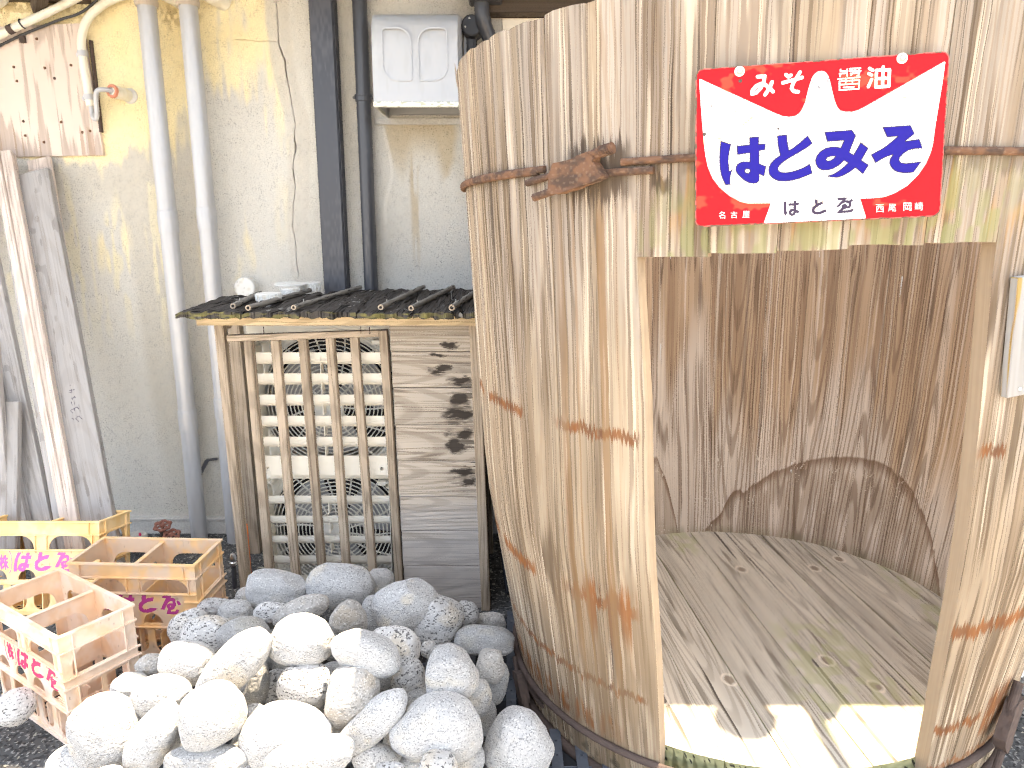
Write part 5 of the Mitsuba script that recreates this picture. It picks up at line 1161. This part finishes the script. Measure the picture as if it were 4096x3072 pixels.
STONES = [
(-0.884,2.45,0.275,0.12,0.077,0.08,5,'stone_grey','chip','large dark grey stone with a chipped top corner in front of the lattice'),
(-1.039,2.58,0.164,0.054,0.057,0.054,0,'stone_pale','','pale stone mostly hidden behind the large dark grey stone'),
(-0.647,2.45,0.292,0.13,0.086,0.089,6,'stone_pale','','broad smooth pale boulder standing highest against the lattice'),
(-0.529,2.62,0.219,0.057,0.056,0.056,0,'stone_pale','','pale speckled stone peeping out right behind the highest boulder'),
(-0.499,2.36,0.221,0.052,0.074,0.054,0,'stone_pale','','pale stone wedged between the highest boulder and the chipped white boulder'),
(-0.376,2.3,0.301,0.12,0.086,0.089,-14,'stone_pale','chip2','white boulder with a broken upper right corner before the plank siding'),
(-0.269,2.3,0.24,0.092,0.087,0.088,20,'stone_spotted','','black flecked stone tucked under the white boulder with the broken corner'),
(-0.174,2.42,0.183,0.051,0.057,0.051,10,'stone_spotted','','dark peppered stone beside the foot of the plank siding'),
(-0.084,2.48,0.125,0.063,0.038,0.04,0,'stone_rough','','small cream stone at the back in the dark gap by the tub'),
(-0.097,2.24,0.197,0.107,0.053,0.057,5,'stone_grey','','flat oval grey stone touching the left side of the tub'),
(-0.86,2.32,0.259,0.067,0.036,0.039,3,'stone_spotted','','small oval blue grey peppered stone below the large dark grey stone'),
(-0.732,2.24,0.309,0.104,0.047,0.052,-24,'stone_rough','','rough wrinkled stone slanting down between two boulders'),
(-0.553,2.18,0.321,0.065,0.059,0.059,0,'stone_rough','pyr','rough pyramid shaped greenish stone in the middle of the pile'),
(-0.641,1.95,0.379,0.1,0.081,0.082,4,'stone_pale','','big round sunlit boulder in the middle of the pile'),
(-0.427,1.865,0.392,0.109,0.059,0.063,19,'stone_grey','','oblong stone crossed by the shadow edge, half sunlit and half shaded'),
(-0.371,2.0,0.312,0.082,0.077,0.078,10,'stone_spotted','','spotted stone lying behind the half shaded oblong stone'),
(-0.279,2.13,0.233,0.028,0.027,0.027,0,'stone_spotted','','small blackish spotted stone deep in a gap of the pile'),
(-0.235,2.1,0.24,0.047,0.028,0.029,-10,'stone_grey','pyr','small angular grey stone behind the egg shaped stone'),
(-0.183,1.84,0.343,0.082,0.079,0.079,-20,'stone_pale','egg','egg shaped stone standing up on the right part of the pile'),
(-0.07,2.05,0.224,0.047,0.055,0.048,0,'stone_rough','','greyish rough stone right of the standing egg shaped stone'),
(-0.05,2.1,0.13,0.036,0.071,0.039,12,'stone_grey','','dark grey stone on the black grating beside the tub'),
(-0.105,1.93,0.193,0.042,0.061,0.044,10,'stone_pale','','light grey stone leaning right of the big triangular boulder'),
(-0.079,1.97,0.095,0.031,0.051,0.033,10,'stone_grey','','dark stone low on the black grating'),
(-0.206,1.7,0.272,0.129,0.089,0.092,2,'stone_pale','tri','big triangular pale boulder at the front right of the pile'),
(-0.284,1.9,0.209,0.042,0.039,0.039,0,'stone_grey','','grey stone behind the left shoulder of the big triangular boulder'),
(-0.384,1.725,0.269,0.116,0.047,0.052,-42,'stone_pale','','long loaf shaped stone lying diagonally at the front'),
(-0.461,1.79,0.301,0.076,0.093,0.078,24,'stone_rough','egg2','smooth tan grey stone with a hairline crack'),
(-0.319,1.94,0.257,0.053,0.061,0.054,0,'stone_spotted','','spotted stone in the dip left of the standing egg shaped stone'),
(-0.62,1.88,0.272,0.079,0.068,0.069,5,'stone_spotted','','spotted stone lying under the big round sunlit boulder'),
(-0.738,1.98,0.186,0.052,0.063,0.053,0,'stone_spotted','','dark spotted stone in the hollow left under the sunlit boulder'),
(-0.62,1.69,0.25,0.123,0.085,0.088,9,'stone_pale','','large sunlit speckled boulder at the front centre'),
(-0.528,1.6,0.259,0.121,0.055,0.06,-8,'stone_pale','','front boulder at the picture edge, its right end in shade'),
(-0.812,1.69,0.311,0.087,0.093,0.088,0,'stone_pale','','ball shaped sunlit stone perched at the front left'),
(-0.99,1.715,0.229,0.059,0.101,0.062,32,'stone_pale','','tall sunlit stone leaning left of the ball shaped stone'),
(-1.141,1.75,0.217,0.09,0.107,0.092,-22,'stone_pale','','big blazing white boulder next to the nearest crate'),
(-1.023,1.83,0.269,0.089,0.062,0.064,4,'stone_pale','','oval sunlit stone above the ball shaped stone'),
(-1.168,1.93,0.23,0.058,0.045,0.046,8,'stone_pale','','rounded sunlit stone between the nearest crate and the oval stone'),
(-0.999,1.95,0.301,0.083,0.062,0.063,10,'stone_pale','','sunlit oval stone below the darker speckled stones at the left'),
(-1.146,2.02,0.244,0.048,0.039,0.04,8,'stone_rough','','small brownish stone beside the corner of the nearest crate'),
(-0.811,1.85,0.36,0.129,0.064,0.069,-44,'stone_pale','','long sunlit slab like stone sloping up to the right'),
(-0.781,1.94,0.232,0.038,0.07,0.04,12,'stone_grey','pyr','angular grey stone in shade under the long sunlit slab'),
(-1.018,2.15,0.275,0.085,0.066,0.068,12,'stone_spotted','','dark speckled angular stone at the left of the pile'),
(-1.136,2.26,0.234,0.066,0.066,0.066,0,'stone_spotted','','grey stone behind the dark speckled angular stone'),
(-1.116,2.44,0.211,0.069,0.036,0.039,0,'stone_spotted','','low stone at the back left next to the second crate'),
(-1.0,2.34,0.245,0.065,0.045,0.046,8,'stone_pale','','smooth blue grey stone at the back left'),
(-0.883,2.12,0.291,0.087,0.061,0.063,-8,'stone_grey','','grey stone half lit behind the long sunlit slab'),
(-0.801,1.63,0.22,0.123,0.044,0.05,0,'stone_grey','','front stone carrying the curved shadow of the ball shaped stone'),
(-1.209,1.73,0.141,0.088,0.055,0.058,-15,'stone_pale','','leftmost front stone, half in shadow, by the asphalt'),
(-0.746,1.8,0.217,0.04,0.047,0.041,0,'stone_pale','','small white stone right of the ball shaped stone'),
(-0.772,1.76,0.157,0.035,0.035,0.035,0,'stone_grey','','dark stone deep in the gap right of the ball shaped stone'),
(-0.376,1.69,0.177,0.066,0.042,0.044,8,'stone_pale','','shaded rounded stone under the long loaf shaped stone'),
(-0.274,1.72,0.139,0.041,0.032,0.033,0,'stone_pale','','pale stone under the big triangular boulder at the bottom edge'),
(-0.189,1.58,0.245,0.049,0.043,0.044,0,'stone_spotted','','peppered stone at the bottom edge below the triangular boulder'),
(-0.117,1.73,0.145,0.041,0.044,0.041,0,'stone_pale','','pale stone between the triangular boulder and the big white one'),
(-0.319,1.6,0.223,0.043,0.02,0.022,0,'stone_spotted','','flat peppered stone just showing at the bottom edge'),
(0.019,1.79,0.151,0.104,0.096,0.097,0,'stone_pale','egg','big white boulder standing alone beside the foot of the tub'),
(-1.56,1.97,0.135,0.055,0.056,0.055,0,'stone_spotted','','grey speckled stone against the lower side of the nearest crate'),
(-1.066,1.62,0.19,0.043,0.023,0.025,0,'stone_pale','','stone tip at the bottom edge under the blazing white boulder'),
(1.844,2.25,0.047,0.055,0.099,0.058,0,'stone_rough','','grey stone on the asphalt right of the tub, cut by the picture edge'),
]
FILL = [[-0.9, 2.05, 0.12], [-0.75, 2.2, 0.12], [-0.6, 2.05, 0.14], [-0.45, 2.15, 0.13], [-0.3, 2.05, 0.1], [-0.55, 1.85, 0.12], [-0.75, 1.85, 0.12], [-0.95, 1.85, 0.1], [-0.3, 1.85, 0.1], [-0.15, 2.1, 0.08], [-0.65, 2.4, 0.1], [-0.85, 2.35, 0.1], [-0.45, 2.4, 0.09]]

# ================================================================ river stones
ICO = trimesh.creation.icosphere(4)
TILT = math.radians(12)
UPV, DEP = np.array([0, math.sin(TILT), math.cos(TILT)]), np.array([0, math.cos(TILT), -math.sin(TILT)])
def stone_mesh(a, b, c, ang, shape, seed):
    r = np.random.default_rng(seed)
    d = np.array(ICO.vertices)
    # blunt superellipsoid, softly lumpy
    e = r.uniform(2.05, 2.6)
    d = d / (np.abs(d) ** e).sum(1, keepdims=True) ** (1 / e)
    off = r.uniform(0, 50, 3)
    lump = .20 * (meshkit.noise(d * 1.1 + off) - .5) + .10 * (meshkit.noise(d * 2.3 + off) - .5) + .025 * (meshkit.noise(d * 6 + off) - .5) + .010 * (meshkit.noise(d * 15 + off) - .5)
    if shape in ('chip', 'chip2', 'pyr'): lump = lump + .03 * (meshkit.noise(d * 9 + off) - .5)
    d = d * (1 + lump[:, None])
    for _ in range(3):
        n = r.normal(size=3); n /= np.linalg.norm(n)
        if shape != 'pyr' and abs(n[1]) < .1: continue
        h = d @ n; lim = r.uniform(.86, .95) * h.max()
        d = d - n * (np.maximum(h - lim, 0) * .65)[:, None]
    x, z = d[:, 0], d[:, 2]
    if shape == 'egg': d[:, 0] *= 1 - .27 * z
    if shape == 'egg2': d[:, 0] *= 1 + .20 * z
    if shape == 'tri': d[:, 0] = d[:, 0] * (1 - .26 * z) + .16 * (z + .2); d[:, 2] *= 1 + .10 * x
    if shape == 'pyr': d[:, 0] *= 1 - .32 * z
    if shape in ('chip', 'chip2'):
        n = np.array([.62, -.30, .72] if shape == 'chip' else [.75, -.25, .60]); n /= np.linalg.norm(n)
        h = d @ n; lim = .84 * h.max()
        d = d - n * (np.maximum(h - lim, 0) * .95 * (.8 + .5 * meshkit.noise(d * 8)))[:, None]
    d = d - (d.max(0) + d.min(0)) / 2
    d = d / ((d.max(0) - d.min(0)) / 2) * [a, c, b]
    q = math.radians(-ang)
    X, Z = d[:, 0] * math.cos(q) - d[:, 2] * math.sin(q), d[:, 0] * math.sin(q) + d[:, 2] * math.cos(q)
    return np.outer(X, [1, 0, 0]) + np.outer(d[:, 1], DEP) + np.outer(Z, UPV)
G_ = 'river stones heaped before the shelter'
for i, (x, y, z, a, b, c, ang, m, shape, lab) in enumerate(STONES):
    v = stone_mesh(a, b, c, ang, shape, 100 + i) + [x, y, z]
    low = v[:, 2].min()
    if low < .004: v[:, 2] = np.where(v[:, 2] < .03, np.maximum(v[:, 2], .004), v[:, 2])
    k = single('stone', lab, 'stone', (v, np.array(ICO.faces)), m, smooth=True, group=G_, uv=np.tile([i * 1.0, .5], (len(v), 1)))
    if 'hairline' in lab:
        pass
taken = set()
for i, (x, y, z) in enumerate(FILL):
    v = stone_mesh(.085, .075, .07, rng.uniform(-30, 30), '', 300 + i) + [x, y, max(z, .07)]
    near = min((s for s in STONES if s[9] not in taken), key=lambda s: np.linalg.norm(np.array(s[:3]) - [x, y, z + .1]))
    taken.add(near[9])
    single('stone', 'buried grey stone glimpsed under the ' + ' '.join(near[9].split()[:10]), 'stone', (v, np.array(ICO.faces)), 'stone_grey', smooth=True, group=G_, uv=np.tile([100.0 + i, .5], (len(v), 1)))
